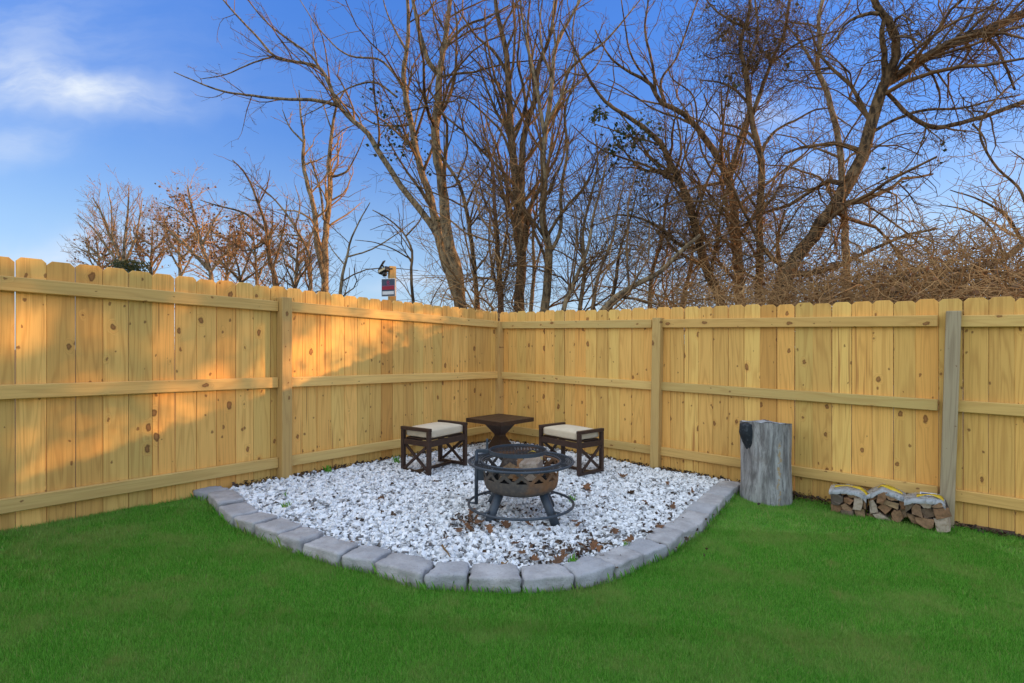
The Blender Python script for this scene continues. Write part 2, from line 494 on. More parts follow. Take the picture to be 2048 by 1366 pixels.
def m_gravel():
    m, nt = mat_new('white_marble_chips')
    g = N(nt, 'ShaderNodeNewGeometry')
    r = g.outputs['Random Per Island']
    n = NOISE(nt, obj_co(nt), 45.0, 4.0, 0.6)
    cr = N(nt, 'ShaderNodeValToRGB', {0: r})
    el = cr.color_ramp.elements
    for k in range(4): el.new(0.5)
    for e, (p, c) in zip(el, ((0.0, (0.07, 0.055, 0.045)), (0.03, (0.22, 0.21, 0.205)), (0.09, (0.50, 0.51, 0.52)), (0.3, (0.72, 0.73, 0.74)), (0.7, (0.84, 0.85, 0.86)), (1.0, (0.90, 0.91, 0.92)))):
        e.position = p
        e.color = (*c, 1)
    c = MIX(nt, SS(nt, n, 0.52, 0.8, 0.0, 0.5), cr.outputs[0], (0.50, 0.53, 0.57))
    finish(nt, c, 0.6, n, 0.002, 0.4, 0.3)
    return m


MAT['gravel'] = m_gravel()


def m_paver():
    m, nt = mat_new('grey_concrete_edging')
    co = VM(nt, 'ADD', obj_co(nt), VM(nt, 'MULTIPLY', obj_random(nt), (5.0, 9.0, 3.0)))
    n = NOISE(nt, co, 8.0, 4.0, 0.6)
    f = NOISE(nt, co, 90.0, 4.0, 0.75)
    sx_ = N(nt, 'ShaderNodeSeparateXYZ', {0: obj_co(nt)})
    c = MIX(nt, SS(nt, n, 0.35, 0.7), (0.375, 0.36, 0.36), (0.52, 0.505, 0.505))
    c = MIX(nt, SS(nt, obj_random(nt), 0.3, 1.0, 0.0, 0.45), c, (0.37, 0.39, 0.43))
    c = MIX(nt, SS(nt, f, 0.54, 0.72, 0.0, 0.5), c, (0.17, 0.15, 0.145))
    c = MIX(nt, SS(nt, f, 0.40, 0.25, 0.0, 0.35), c, (0.44, 0.42, 0.42))
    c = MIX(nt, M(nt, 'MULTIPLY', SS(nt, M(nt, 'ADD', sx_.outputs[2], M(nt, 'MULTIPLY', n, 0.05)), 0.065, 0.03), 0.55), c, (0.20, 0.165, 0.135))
    finish(nt, c, 0.92, M(nt, 'ADD', M(nt, 'MULTIPLY', f, 1.3), n), 0.009, 0.8, 0.2)
    return m


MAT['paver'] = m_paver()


def m_steel():
    m, nt = mat_new('blue_black_painted_steel')
    co = obj_co(nt)
    n = NOISE(nt, co, 7.0, 4.0, 0.6)
    c = MIX(nt, SS(nt, n, 0.35, 0.7), (0.034, 0.046, 0.062), (0.058, 0.073, 0.092))
    finish(nt, c, 0.5, n, 0.001, 0.2, 0.4)
    m2, nt = mat_new('rusty_fire_bowl_steel')
    co = obj_co(nt)
    n = NOISE(nt, co, 7.0, 5.0, 0.65)
    n2 = NOISE(nt, co, 40.0, 4.0, 0.6)
    sx = N(nt, 'ShaderNodeSeparateXYZ', {0: co})
    side = M(nt, 'ADD', SS(nt, sx.outputs[0], -0.10, 0.14, -0.24, 0.20), n)
    c = MIX(nt, SS(nt, n2, 0.35, 0.7), (0.085, 0.076, 0.068), (0.125, 0.105, 0.086))
    rust = M(nt, 'MULTIPLY', SS(nt, side, 0.36, 0.78), SS(nt, sx.outputs[2], 0.235, 0.275))
    rc = MIX(nt, n2, (0.17, 0.075, 0.03), (0.36, 0.17, 0.062))
    c = MIX(nt, M(nt, 'MULTIPLY', rust, 0.85), c, rc)
    finish(nt, c, 0.75, n2, 0.001, 0.4, 0.3)
    return m, m2


MAT['steel'], MAT['rusty'] = m_steel()
MAT['rust_mesh'] = m_plain('rusty_grill_wire', (0.05, 0.04, 0.036), (0.17, 0.08, 0.035), 8, 0.8, 0.3, 0, 0.3, 0, 0.45, 0.75)
MAT['mesh'] = m_plain('dark_grill_wire', (0.035, 0.037, 0.042), (0.07, 0.055, 0.045), 8, 0.7, 0.3, 0, 0.3, 0, 0.45, 0.75)


def m_split():
    m, nt = mat_new('split_firewood')
    r = obj_random(nt)
    rv = N(nt, 'ShaderNodeTexWhiteNoise', {'W': M(nt, 'MULTIPLY', r, 71.3)}, noise_dimensions='1D').outputs['Color']
    co = VM(nt, 'ADD', obj_co(nt), VM(nt, 'MULTIPLY', rv, (9.0, 9.0, 9.0)))
    g = NOISE(nt, VM(nt, 'MULTIPLY', co, (60, 5, 60)), 1.0, 3.0, 0.6)
    b = NOISE(nt, co, 14.0, 3.0, 0.6)
    rs = N(nt, 'ShaderNodeSeparateColor', {0: rv})
    c = MIX(nt, rs.outputs[0], (0.40, 0.27, 0.155), (0.27, 0.14, 0.075))
    c = MIX(nt, SS(nt, rs.outputs[1], 0.6, 1.0), c, (0.13, 0.105, 0.085))
    c = MIX(nt, SS(nt, g, 0.4, 0.75, 0.0, 0.55), c, (0.10, 0.062, 0.038))
    c = MIX(nt, SS(nt, b, 0.5, 0.8, 0.0, 0.5), c, (0.085, 0.06, 0.045))
    finish(nt, c, 0.85, g, 0.004, 0.6, 0.2)
    m2, nt = mat_new('firewood_bark')
    n = NOISE(nt, VM(nt, 'MULTIPLY', obj_co(nt), (1, 0.3, 1)), 50.0, 4.0, 0.65)
    c = MIX(nt, SS(nt, n, 0.3, 0.7), (0.035, 0.026, 0.021), (0.11, 0.09, 0.075))
    finish(nt, c, 0.9, n, 0.008, 0.8, 0.2)
    m3, nt = mat_new('pale_split_firewood')
    g = NOISE(nt, VM(nt, 'MULTIPLY', obj_co(nt), (60, 5, 60)), 1.0, 3.0, 0.6)
    c = MIX(nt, SS(nt, g, 0.4, 0.75), (0.46, 0.37, 0.29), (0.31, 0.22, 0.15))
    finish(nt, c, 0.85, g, 0.003, 0.5, 0.2)
    m4, nt = mat_new('orange_split_firewood')
    g = NOISE(nt, VM(nt, 'MULTIPLY', obj_co(nt), (60, 5, 60)), 1.0, 3.0, 0.6)
    c = MIX(nt, SS(nt, g, 0.4, 0.75), (0.33, 0.17, 0.075), (0.18, 0.085, 0.04))
    finish(nt, c, 0.85, g, 0.003, 0.5, 0.2)
    return m, m2, m3, m4


MAT['split'], MAT['logbark'], MAT['split_pale'], MAT['split_orange'] = m_split()


def m_film():
    m, nt = mat_new('clear_plastic_film')
    n = NOISE(nt, VM(nt, 'MULTIPLY', obj_co(nt), (1.0, 1.0, 0.5)), 26.0, 4.0, 0.65, dist=0.8)
    d = N(nt, 'ShaderNodeBsdfPrincipled', {'Base Color': (0.40, 0.42, 0.44, 1), 'Roughness': 0.22, 'Specular IOR Level': 0.6})
    b = N(nt, 'ShaderNodeBump', {'Height': n, 'Distance': 0.012, 'Strength': 0.8})
    nt.links.new(b.outputs[0], d.inputs['Normal'])
    t = N(nt, 'ShaderNodeBsdfTransparent')
    mx = N(nt, 'ShaderNodeMixShader', {0: SS(nt, n, 0.25, 0.6, 0.35, 0.85), 1: t.outputs[0], 2: d.outputs[0]})
    N(nt, 'ShaderNodeOutputMaterial', {'Surface': mx.outputs[0]})
    return m


MAT['film'] = m_film()


def m_stump():
    m, nt = mat_new('weathered_grey_stump')
    co = obj_co(nt)
    s = NOISE(nt, VM(nt, 'MULTIPLY', co, (17, 17, 2.6)), 1.0, 6.0, 0.7, dist=0.6)
    f = NOISE(nt, VM(nt, 'MULTIPLY', co, (90, 90, 14)), 1.0, 4.0, 0.7)
    b = NOISE(nt, co, 5.0, 4.0, 0.6)
    c = MIX(nt, SS(nt, s, 0.32, 0.68), (0.15, 0.14, 0.135), (0.44, 0.43, 0.42))
    ck = NOISE(nt, VM(nt, 'MULTIPLY', co, (30, 30, 3.2)), 1.0, 5.0, 0.7, dist=0.5)
    c = MIX(nt, SS(nt, ck, 0.60, 0.68, 0.0, 0.75), c, (0.05, 0.048, 0.048))
    c = MIX(nt, SS(nt, f, 0.52, 0.72, 0.0, 0.65), c, (0.075, 0.07, 0.07))
    c = MIX(nt, SS(nt, b, 0.55, 0.75, 0.0, 0.45), c, (0.23, 0.195, 0.165))
    sx = N(nt, 'ShaderNodeSeparateXYZ', {0: co})
    wob = M(nt, 'SUBTRACT', NOISE(nt, VM(nt, 'MULTIPLY', co, (0, 0, 1)), 9.0, 4.0, 0.7), 0.5)
    cx_ = M(nt, 'ABSOLUTE', M(nt, 'SUBTRACT', M(nt, 'SUBTRACT', sx.outputs[0], 0.015), M(nt, 'MULTIPLY', wob, 0.16)))
    brk = NOISE(nt, co, 38.0, 3.0, 0.6)
    cm = M(nt, 'MULTIPLY', M(nt, 'MULTIPLY', SS(nt, cx_, 0.016, 0.004), SS(nt, brk, 0.42, 0.56)), SS(nt, sx.outputs[2], 0.55, 0.5))
    cm = M(nt, 'MULTIPLY', cm, SS(nt, sx.outputs[1], 0.0, -0.05))
    c = MIX(nt, M(nt, 'MULTIPLY', cm, 0.9), c, (0.40, 0.27, 0.13))
    finish(nt, c, 0.9, M(nt, 'ADD', s, M(nt, 'MULTIPLY', f, 0.6)), 0.010, 0.8, 0.2)
    m2, nt = mat_new('charred_stump_wood')
    co = obj_co(nt)
    n = NOISE(nt, co, 34.0, 4.0, 0.65)
    c = MIX(nt, SS(nt, n, 0.5, 0.75), (0.020, 0.024, 0.030), (0.075, 0.086, 0.10))
    finish(nt, c, 0.85, n, 0.006, 0.7, 0.3)
    m3, nt = mat_new('stump_cut_top')
    co = obj_co(nt)
    n = NOISE(nt, co, 14.0, 5.0, 0.65)
    c = MIX(nt, SS(nt, n, 0.4, 0.62), (0.07, 0.068, 0.068), (0.42, 0.43, 0.45))
    finish(nt, c, 0.9, n, 0.005, 0.6, 0.2)
    return m, m2, m3


MAT['stump'], MAT['char'], MAT['cut'] = m_stump()

# ------------------------------------------------------------------ ground
CORNER = Vector((-0.158, 6.85))
DR = Vector((0.786, -0.618))
DL = Vector((-0.617, -0.787))
R_LEN, L_LEN = 9.25, 7.5


def on_right(u): return CORNER + DR * u
def on_left(s): return CORNER + DL * s


bm = bmesh.new()
xs = [-600, -60, -7, 7, 60, 600]
ys = [-600, -40, 0, 20, 60, 600]
grid = [[bm.verts.new((x, y, GZ(x) - 0.006)) for x in xs] for y in ys]
for j in range(5):
    for i in range(5):
        bm.faces.new((grid[j][i], grid[j][i + 1], grid[j + 1][i + 1], grid[j + 1][i]))
tag(link('ground', bm_mesh('ground', bm), MAT['leafmould']), 'brown leaf covered ground beyond the fences', 'ground', kind='structure')

lawn_poly = [tuple(on_left(L_LEN)), (on_left(L_LEN).x, -3.5), (on_right(R_LEN).x, -3.5), tuple(on_right(R_LEN)), tuple(CORNER)]
bm = bmesh.new()
bm.faces.new([bm.verts.new((x, y, GZ(x))) for x, y in lawn_poly])
tag(link('lawn', bm_mesh('lawn', bm), MAT['lawn']), 'short green lawn in front of the gravel bed', 'lawn', kind='structure')

# edging stones: joints along the outer foot of the border
JOINTS = [(380, 992), (414, 1004), (437, 1030), (463, 1057), (504, 1073), (554, 1095), (604, 1111), (678, 1136), (747, 1151), (846, 1180), (935, 1184), (1045, 1189),
          (1152, 1182), (1233, 1162), (1291, 1135), (1338, 1115), (1369, 1088), (1401, 1073), (1421, 1049), (1438, 1031), (1453, 1010), (1467, 993), (1487, 982)]
jp = [G(x, y) for x, y in JOINTS]
ctr = Vector((0.0, 4.3))


def inward(i):
    a, b = jp[max(i - 1, 0)], jp[min(i + 1, len(jp) - 1)]
    t = Vector((b.x - a.x, b.y - a.y)).normalized()
    n = Vector((-t.y, t.x))
    if n.dot(ctr - Vector((jp[i].x, jp[i].y))) < 0: n = -n
    return n


outer = [Vector((p.x, p.y)) for p in jp]
nin = [inward(i) for i in range(len(jp))]
SD = 0.175
inner = [o + n * SD for o, n in zip(outer, nin)]
bed_poly = [tuple(p) for p in inner] + [tuple(on_right(3.05)), tuple(CORNER), tuple(on_left(3.5))]
bed_out = [tuple(p) for p in outer] + [tuple(on_right(3.15)), tuple(CORNER), tuple(on_left(3.75))]

bm = bmesh.new()
bm.faces.new([bm.verts.new((x, y, GZ(x) + 0.022)) for x, y in bed_poly])
tag(link('gravel_bed', bm_mesh('gravel_bed', bm), MAT['soil']), 'dark soil under the white gravel in the fence corner', 'gravel bed', kind='structure')


def edging_mesh(p, q, pi, qi, h, seed):
    """One tumbled wall block between outer foot p-q and inner foot pi-qi."""
    c = (p + q + pi + qi) / 4
    bm = bmesh.new()
    bmesh.ops.create_cube(bm, size=2.0)
    bmesh.ops.subdivide_edges(bm, edges=bm.edges[:], cuts=10, use_grid_fill=True)
    for v in bm.verts:
        x, y, z = v.co
        # rounded box
        r = 0.17
        d = Vector((max(abs(x) - (1 - r), 0), max(abs(y) - (1 - r), 0), max(abs(z) - (1 - r), 0)))
        if d.length > 0:
            k = d.normalized() * r
            x = math.copysign(min(abs(x), 1 - r) + k.x, x)
            y = math.copysign(min(abs(y), 1 - r) + k.y, y)
            z = math.copysign(min(abs(z), 1 - r) + k.z, z)
        a, b, w = (x + 1) / 2, (y + 1) / 2, (z + 1) / 2
        front = p.lerp(q, a)
        back = pi.lerp(qi, a)
        xy = front.lerp(back, b) - c
        # front face battered a little outwards at the foot
        z3 = -0.03 + w * (h + 0.03)
        co = Vector((xy.x, xy.y, z3))
        nz = mnoise.noise(co * 16 + Vector((seed * 3.1, seed, 0)))
        n2 = mnoise.noise(co * 45 + Vector((0, seed * 2.3, seed)))
        co += Vector((xy.x, xy.y, (w - 0.5) * 0.1)).normalized() * (nz * 0.012 + n2 * 0.007)
        v.co = co
    return c, bm_mesh('edging_stone', bm, True)


border = empty('stone_border', (jp[11].x, jp[11].y, GZ(jp[11].x)))
tag(border, 'curved border of tumbled grey blocks between the lawn and the white gravel', 'stone border')
for i in range(len(jp) - 1):
    h = (0.080 if i > 0 else 0.065) + random.uniform(-0.007, 0.007)
    gp = 0.022
    p, q = outer[i].lerp(outer[i + 1], gp), outer[i].lerp(outer[i + 1], 1 - gp)
    pi, qi = inner[i].lerp(inner[i + 1], gp + 0.015), inner[i].lerp(inner[i + 1], 1 - gp - 0.015)
    jog = nin[i] * random.uniform(-0.008, 0.008)
    c, me = edging_mesh(p + jog, q + jog, pi + jog, qi + jog, h, i + 1)
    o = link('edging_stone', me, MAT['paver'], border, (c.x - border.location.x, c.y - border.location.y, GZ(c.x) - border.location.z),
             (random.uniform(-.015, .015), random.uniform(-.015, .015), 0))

# ------------------------------------------------------------------ fences
TOP_H, RAIL_H, PITCH, PW = 1.71, (0.2, 0.886, 1.541), 0.1445, 0.1414


def FZ(x): return -0.0272 * x


def picket_mesh(seed):
    rr = random.Random(seed)
    zb, zt, w = -0.02, TOP_H, PW / 2
    e = 0.024 + rr.uniform(-0.003, 0.003)
    def ring(ins, y):
        a = w - ins
        return [(-a, y, zb), (a, y, zb), (a, y, zt - e), (a - e + ins * .4, y, zt - ins), (-a + e - ins * .4, y, zt - ins), (-a, y, zt - e)]
    V = ring(0.002, 0.0) + ring(0.0, 0.002) + ring(0.0, 0.0155)
    bm = bmesh.new()
    vs_ = [bm.verts.new(v) for v in V]
    bm.faces.new(vs_[0:6][::-1])
    bm.faces.new(vs_[12:18])
    for k in (0, 6):
        for i in range(6):
            bm.faces.new((vs_[k + i], vs_[k + (i + 1) % 6], vs_[k + 6 + (i + 1) % 6], vs_[k + 6 + i]))
    return bm_mesh('picket', bm)


PICKETS = [picket_mesh(s) for s in range(4)]
for me in PICKETS: me.materials.append(MAT['picket'])
POST_W = 0.09


def rail_mesh(L):
    return bm_mesh('rail', box_bm(L, 0.038, 0.088, 0.004, 1))


def post_mesh(h):
    return bm_mesh('post', box_bm(POST_W, 0.095, h, 0.006, 2, (0, 0, h / 2)))


def fence(name, label, d, sgn, length, posts, npick, first, corner_post):
    ang = math.atan2(d.y, d.x)
    root = empty(name, (CORNER.x, CORNER.y, 0), ang)
    tag(root, label, 'fence', 'picket fences meeting at the yard corner')
    for k in range(npick):
        s = first + (k + 0.5) * PITCH + random.uniform(-0.0009, 0.0009)
        x = CORNER.x + d.x * s
        o = link('picket', PICKETS[k % 4], None, root, (s, sgn * random.uniform(0.0008, 0.0035), FZ(x) + random.uniform(-0.008, 0.008)),
                 (0, random.uniform(-0.0022, 0.0022), 0))
        if sgn < 0: o.rotation_euler.z = math.pi
    slope = math.atan(0.0272 * d.x)      # rails fall with the ground line
    edges = [0.0 if corner_post else 0.0] + posts + [length]
    for rh in RAIL_H:
        for a, b in zip(edges[:-1], edges[1:]):
            a2 = a + (POST_W / 2 + 0.002 if a in posts else (POST_W / 2 + 0.004))
            b2 = b - (POST_W / 2 + 0.002 if b in posts else 0.0)
            mid = (a2 + b2) / 2
            x = CORNER.x + d.x * mid
            link('rail', rail_mesh(b2 - a2), MAT['rail'], root, (mid, -sgn * 0.0195, rh + FZ(x) + random.uniform(-0.004, 0.004)), (0, slope + random.uniform(-.0012, .0012), 0))
    return root


fr = fence('picket_fence', 'shaded right run of new pine fence with a grey weathered post', DR, 1, R_LEN, [2.16, 4.51, 6.9], 64, -0.01, True)
fl = fence('picket_fence', 'left run of new pine fence catching low evening sun', DL, -1, L_LEN, [2.98, 5.42], 52, 0.04, True)


def post(root, d, sgn, s, h, mat, rot=(0, 0, 0), name='post', label=None):
    x = CORNER.x + d.x * s
    o = link(name, post_mesh(h), mat, root, (s, -sgn * 0.0485, GZ(x) - 0.1), rot)
    if label: o['label'] = label
    return o


post(fr, DR, 1, 0.02, 1.68, MAT['post'], name='corner_post')
post(fr, DR, 1, 2.16, 1.72, MAT['post'], (0, math.radians(1.0), 0), label='twisted pine post with a greying right side')
post(fr, DR, 1, 4.51, 1.76, MAT['greypost'], (0, math.radians(1.5), 0), label='grey weathered post')
post(fr, DR, 1, 6.9, 1.76, MAT['post'])
post(fl, DL, -1, 2.98, 1.69, MAT['post'])
post(fl, DL, -1, 5.42, 1.69, MAT['post'])

def rand_rot(n, flat=0.5):
    a, b, c = rng.uniform(0, 2 * math.pi, n), rng.normal(0, flat, n), rng.normal(0, flat, n)
    ca, sa, cb, sb, cc, sc_ = np.cos(a), np.sin(a), np.cos(b), np.sin(b), np.cos(c), np.sin(c)
    Rz = np.zeros((n, 3, 3)); Rz[:, 0, 0] = ca; Rz[:, 0, 1] = -sa; Rz[:, 1, 0] = sa; Rz[:, 1, 1] = ca; Rz[:, 2, 2] = 1
    Rx = np.zeros((n, 3, 3)); Rx[:, 0, 0] = 1; Rx[:, 1, 1] = cb; Rx[:, 1, 2] = -sb; Rx[:, 2, 1] = sb; Rx[:, 2, 2] = cb
    Ry = np.zeros((n, 3, 3)); Ry[:, 1, 1] = 1; Ry[:, 0, 0] = cc; Ry[:, 0, 2] = sc_; Ry[:, 2, 0] = -sc_; Ry[:, 2, 2] = cc
    return Rz @ Rx @ Ry


# ------------------------------------------------------------------ trees
def unit(a): return a / (np.linalg.norm(a, axis=-1, keepdims=True) + 1e-12)


def resample(pts, r, n):
    """Smooth curve through the given points, n samples, with a little wander."""
    pts, r = np.asarray(pts, float), np.asarray(r, float)
    d = np.r_[0, np.cumsum(np.linalg.norm(np.diff(pts, axis=0), axis=1))]
    t = np.linspace(0, d[-1], n)
    m = np.gradient(pts, d, axis=0) if len(pts) > 2 else np.tile((pts[1] - pts[0]) / d[1], (2, 1))
    i = np.clip(np.searchsorted(d, t, side='right') - 1, 0, len(d) - 2)
    h = (d[i + 1] - d[i])[:, None]
    s = ((t - d[i])[:, None]) / h
    o = (2 * s**3 - 3 * s**2 + 1) * pts[i] + (s**3 - 2 * s**2 + s) * h * m[i] + (-2 * s**3 + 3 * s**2) * pts[i + 1] + (s**3 - s**2) * h * m[i + 1]
    return o, np.interp(t, d, r)


def grow(PT, R, dens, lo, hi, amin, amax, up, wig, nseg, rk, tmin=0.15, rmin=0.003, lmax=9.0, rl=None, droop=0.0):
    """Side shoots on a batch of branches, all at once."""
    seg = np.linalg.norm(np.diff(PT, axis=1), axis=2)
    L = seg.sum(1)
    k = rng.poisson(dens * L)
    idx = np.repeat(np.arange(len(PT)), k)
    if len(idx) == 0: return np.zeros((0, nseg, 3)), np.zeros((0, nseg))
    n = PT.shape[1]
    t = rng.uniform(tmin, 1.0, len(idx))
    f = t * (n - 1)
    i = np.minimum(f.astype(int), n - 2)
    s = (f - i)[:, None]
    p = PT[idx, i] * (1 - s) + PT[idx, i + 1] * s
    rp = R[idx, i] * (1 - s[:, 0]) + R[idx, i + 1] * s[:, 0]
    tan = unit(PT[idx, i + 1] - PT[idx, i])
    pr = unit(np.cross(tan, rng.normal(size=(len(idx), 3))))
    a = rng.uniform(amin, amax, len(idx))[:, None]
    d = tan * np.cos(a) + pr * np.sin(a)
    base = np.minimum(L[idx] * (1.1 - 0.6 * t), rp * rl) if rl else L[idx] * (1.1 - 0.6 * t)
    ln = np.minimum(base * rng.uniform(lo, hi, len(idx)), lmax)
    out = np.empty((len(idx), nseg, 3))
    out[:, 0] = p
    for j in range(1, nseg):
        d = d + rng.normal(0, wig, d.shape)
        d[:, 2] += up - droop * j / nseg
        d = unit(d)
        out[:, j] = out[:, j - 1] + d * (ln / (nseg - 1))[:, None]
    r0 = np.maximum(np.minimum(rp * rk, ln * 0.02 + 0.004), rmin)
    rr = r0[:, None] * np.linspace(1, 0.35, nseg)[None]
    return out, np.maximum(rr, rmin * 0.72)


def leaf_quads(p, size):
    n = len(p)
    Rm = rand_rot(n, 1.2)
    q = np.array([(-.5, 0, 0), (0, -.42, .08), (.5, 0, 0), (0, .42, .08)])
    V = np.einsum('nij,vj->nvi', Rm, q) * (size * rng.uniform(.6, 1.3, n))[:, None, None] + p[:, None]
    return V.reshape(-1, 3), np.arange(n * 4).reshape(n, 4)




def tree(name, label, cat, Y, guides, bark='bark', twig='twig', d1=1.3, d2=2.2, d3=3.0, up=0.10, rl=36, lv=3, twigr=0.0045, wig=0.16, droop=0.0,
         leaves=None, group=None, base=True, tmin=0.3, vines=None, dv=0.35, spread=(0.45, 1.05), loc_seed=0, d4=0.0, lmax=2.6):
    """guides: list of (photo polyline, radius px at start, at end). The first starts at the foot."""
    bx = guides[0][0][0]
    foot = P(bx[0], bx[1], Y)
    root = empty(name, (foot[0], Y, GZ(foot[0]) - 0.006))
    off = np.array(root.location)
    tag(root, label, cat, group)
    lrng = np.random.default_rng(int(bx[0] * 7 + bx[1]) + loc_seed)
    G_, Rr = [], []
    tr = MB()
    for gi, (pl, ra, rb) in enumerate(guides):
        ph, am = lrng.uniform(0, 6), dv * lrng.uniform(0.5, 1.3)
        lean = lrng.uniform(-1, 1) * dv * 2.0
        hs_ = max(1.0, (pl[0][1] - pl[-1][1]) / 300)
        pts = []
        for k, (x, y) in enumerate(pl):
            up_frac = max(0.0, (guides[0][0][0][1] - y) / 600.0)
            yd = Y + (math.sin(up_frac * 4 + ph) - math.sin(ph)) * am * (0 if gi == 0 else 1) + (lean * up_frac if gi else 0)
            pts.append(P(x, y, yd))
        if gi > 0:
            # rejoin the nearest earlier guide point in depth
            q = pts[0]
            allp = np.concatenate(G_)
            j = np.argmin(np.linalg.norm((allp - np.array(q))[:, [0, 2]], axis=1))
            dy = allp[j][1] - q[1]
            pts = [P(x, y, p_[1] + dy) for (x, y), p_ in zip(pl, pts)]
        rad = [max(0.004, 0.9 * r_ * Y / F) for r_ in np.linspace(ra, rb, len(pl))]
        if gi == 0 and base:
            pts = [(foot[0] + 0.02, Y, root.location.z - 0.1)] + pts
            rad = [rad[0] * 1.25] + rad
        n = max(8, min(40, len(pts) * 4))
        pt, r_ = resample(pts, rad, n)
        pt[1:-1] += lrng.normal(0, 0.10, (n - 2, 3)) * r_[1:-1, None]
        G_.append(pt)
        Rr.append(r_)
        tr.tube(pt - off, r_, 9 if ra > 6 else 6)
    t = link('trunk', tr.mesh('trunk'), MAT[bark], root)
    t.location = (0, 0, 0)
    cb = MB()
    B = [resample(g, r, 24) for g, r in zip(G_, Rr)]
    PT, RA = np.stack([b[0] for b in B]), np.stack([b[1] for b in B])
    tips = []
    n_out = 0
    specs = [(d1, 0.55, 1.2, 7, 0.46), (d2 * 1.05, 0.30, 0.85, 5, 0.5), (d3 * 1.35, 0.28, 0.75, 4, 0.6), (1.7, 0.3, 0.8, 3, 0.9)]
    for k, (dn, lo, hi, ns, rk) in enumerate(specs):
        a0, a1 = spread
        PT, RA = grow(PT, RA, dn, lo, hi, a0, a1 + 0.1 * k, up * (1 - 0.25 * k), wig, ns, rk, tmin if k == 0 else 0.12, twigr, lmax / (1 + 0.0 * k), rl if k == 0 else None, droop)
        if len(PT) == 0: break
        V, Q = tubes(PT - off, RA, 4 if k == 0 else 3)
        cb.add(V, Q)
        n_out += len(PT)
        tips.append(PT)
    if n_out:
        link('crown', cb.mesh('crown'), MAT[twig], root)
    if vines:
        vb = MB()
        for (vx, vy, rx, ry, nv, ln) in vines:
            c0 = np.array(P(vx, vy, Y))
            p = c0 + rng.normal(0, 1, (nv, 3)) * (rx * Y / F, 0.35 * (rx + ry) * Y / F, ry * Y / F)
            d = unit(rng.normal(0, 1, (nv, 3)))
            ax = rng.normal(0, 0.5, (nv, 3))
            out = np.empty((nv, 7, 3))
            out[:, 0] = p
            l_ = ln * rng.uniform(0.4, 1.5, nv)
            for j in range(1, 7):
                d = unit(d + np.cross(ax, d) * 0.6 + rng.normal(0, 0.3, d.shape) + (c0 - out[:, j - 1]) * 0.10)
                out[:, j] = out[:, j - 1] + d * (l_ / 6)[:, None]
            V, Q = tubes(out - off, rng.uniform(0.003, 0.006, nv)[:, None] * np.linspace(1, .6, 7)[None], 3)
            vb.add(V, Q)
        vo_ = link('vines', vb.mesh('vines'), MAT['twig'], root)
        vo_['kind'] = 'stuff'
    if leaves:
        for (mat, frac, size, sel, clump) in leaves:
            al = np.concatenate([q.reshape(-1, 3) for q in tips[1:]])
            x_, z_ = CX + al[:, 0] / al[:, 1] * F, VH - (al[:, 2] - EYE) / al[:, 1] * F
            pm = np.zeros(len(al))
            for (cx_, cy_, rx_, ry_, w_) in sel:
                pm = np.maximum(pm, w_ * np.exp(-(((x_ - cx_) / rx_) ** 2 + ((z_ - cy_) / ry_) ** 2)))
            al = al[rng.uniform(0, 1, len(al)) < pm * frac]
            al = np.repeat(al, clump, axis=0) + rng.normal(0, 0.05, (len(al) * clump, 3))
            if len(al):
                V, Q = leaf_quads(al - off, size)
                lo_ = link('leaves', np_mesh('leaves', V, Q, smooth=False), MAT[mat], root)
                lo_['kind'] = 'stuff'
    return root


# the big double trunk left of the middle
tree('bare_tree', 'tall double trunked bare tree left of the corner post, long limb arching left', 'tree', 12.5, [
    ([(922, 612), (908, 520), (896, 480), (886, 380), (873, 299), (870, 239), (877, 190), (879, 148), (886, 105), (896, 35), (905, -60), (915, -190)], 14, 3),
    ([(918, 600), (893, 530), (879, 480), (863, 404), (840, 334), (826, 267), (812, 193), (807, 141), (814, 98), (817, 46), (812, -40), (805, -160)], 11, 2.5),
    ([(885, 490), (872, 464), (847, 429), (805, 376), (763, 313), (735, 267), (693, 228), (671, 200), (657, 165), (636, 134), (615, 128), (548, 112), (517, 77), (468, 25), (430, -20)], 8.5, 1.6),
    ([(679, 212), (629, 200), (580, 199), (510, 192), (440, 181), (385, 160), (348, 144)], 4.5, 1.0),
    ([(640, 138), (629, 120), (580, 81), (538, 49), (500, 5), (470, -40)], 3.4, 1.0),
    ([(548, 112), (500, 128), (448, 150), (400, 158)], 2.2, 0.8),
    ([(879, 150), (861, 130), (844, 81), (833, 35), (824, -10), (810, -120)], 6.5, 2.5),
    ([(884, 108), (905, 75), (935, 50), (975, 35), (1020, 10)], 4, 1.5),
    ([(818, 205), (790, 150), (760, 120), (700, 112), (640, 60), (600, 0)], 3.5, 1.0),
    ([(826, 262), (845, 195), (866, 160), (880, 130)], 2.5, 1.2),
    ([(812, 100), (790, 60), (772, 20), (760, -40)], 3, 1.0),
    ([(850, 30), (880, -10), (760, -40)][:2], 2.5, 1),
    ([(795, 195), (750, 165), (700, 175), (640, 215), (600, 235)], 2.6, 0.8)],
    'bark_pale', 'twig', 1.25, 2.3, 3.2, 0.05, 40, 3, 0.0042, 0.17, leaves=[('ivy', 0.5, 0.085, [(800, 290, 60, 60, 1), (860, 330, 50, 60, .8), (770, 240, 50, 40, .5), (900, 380, 60, 60, .35)], 1)])

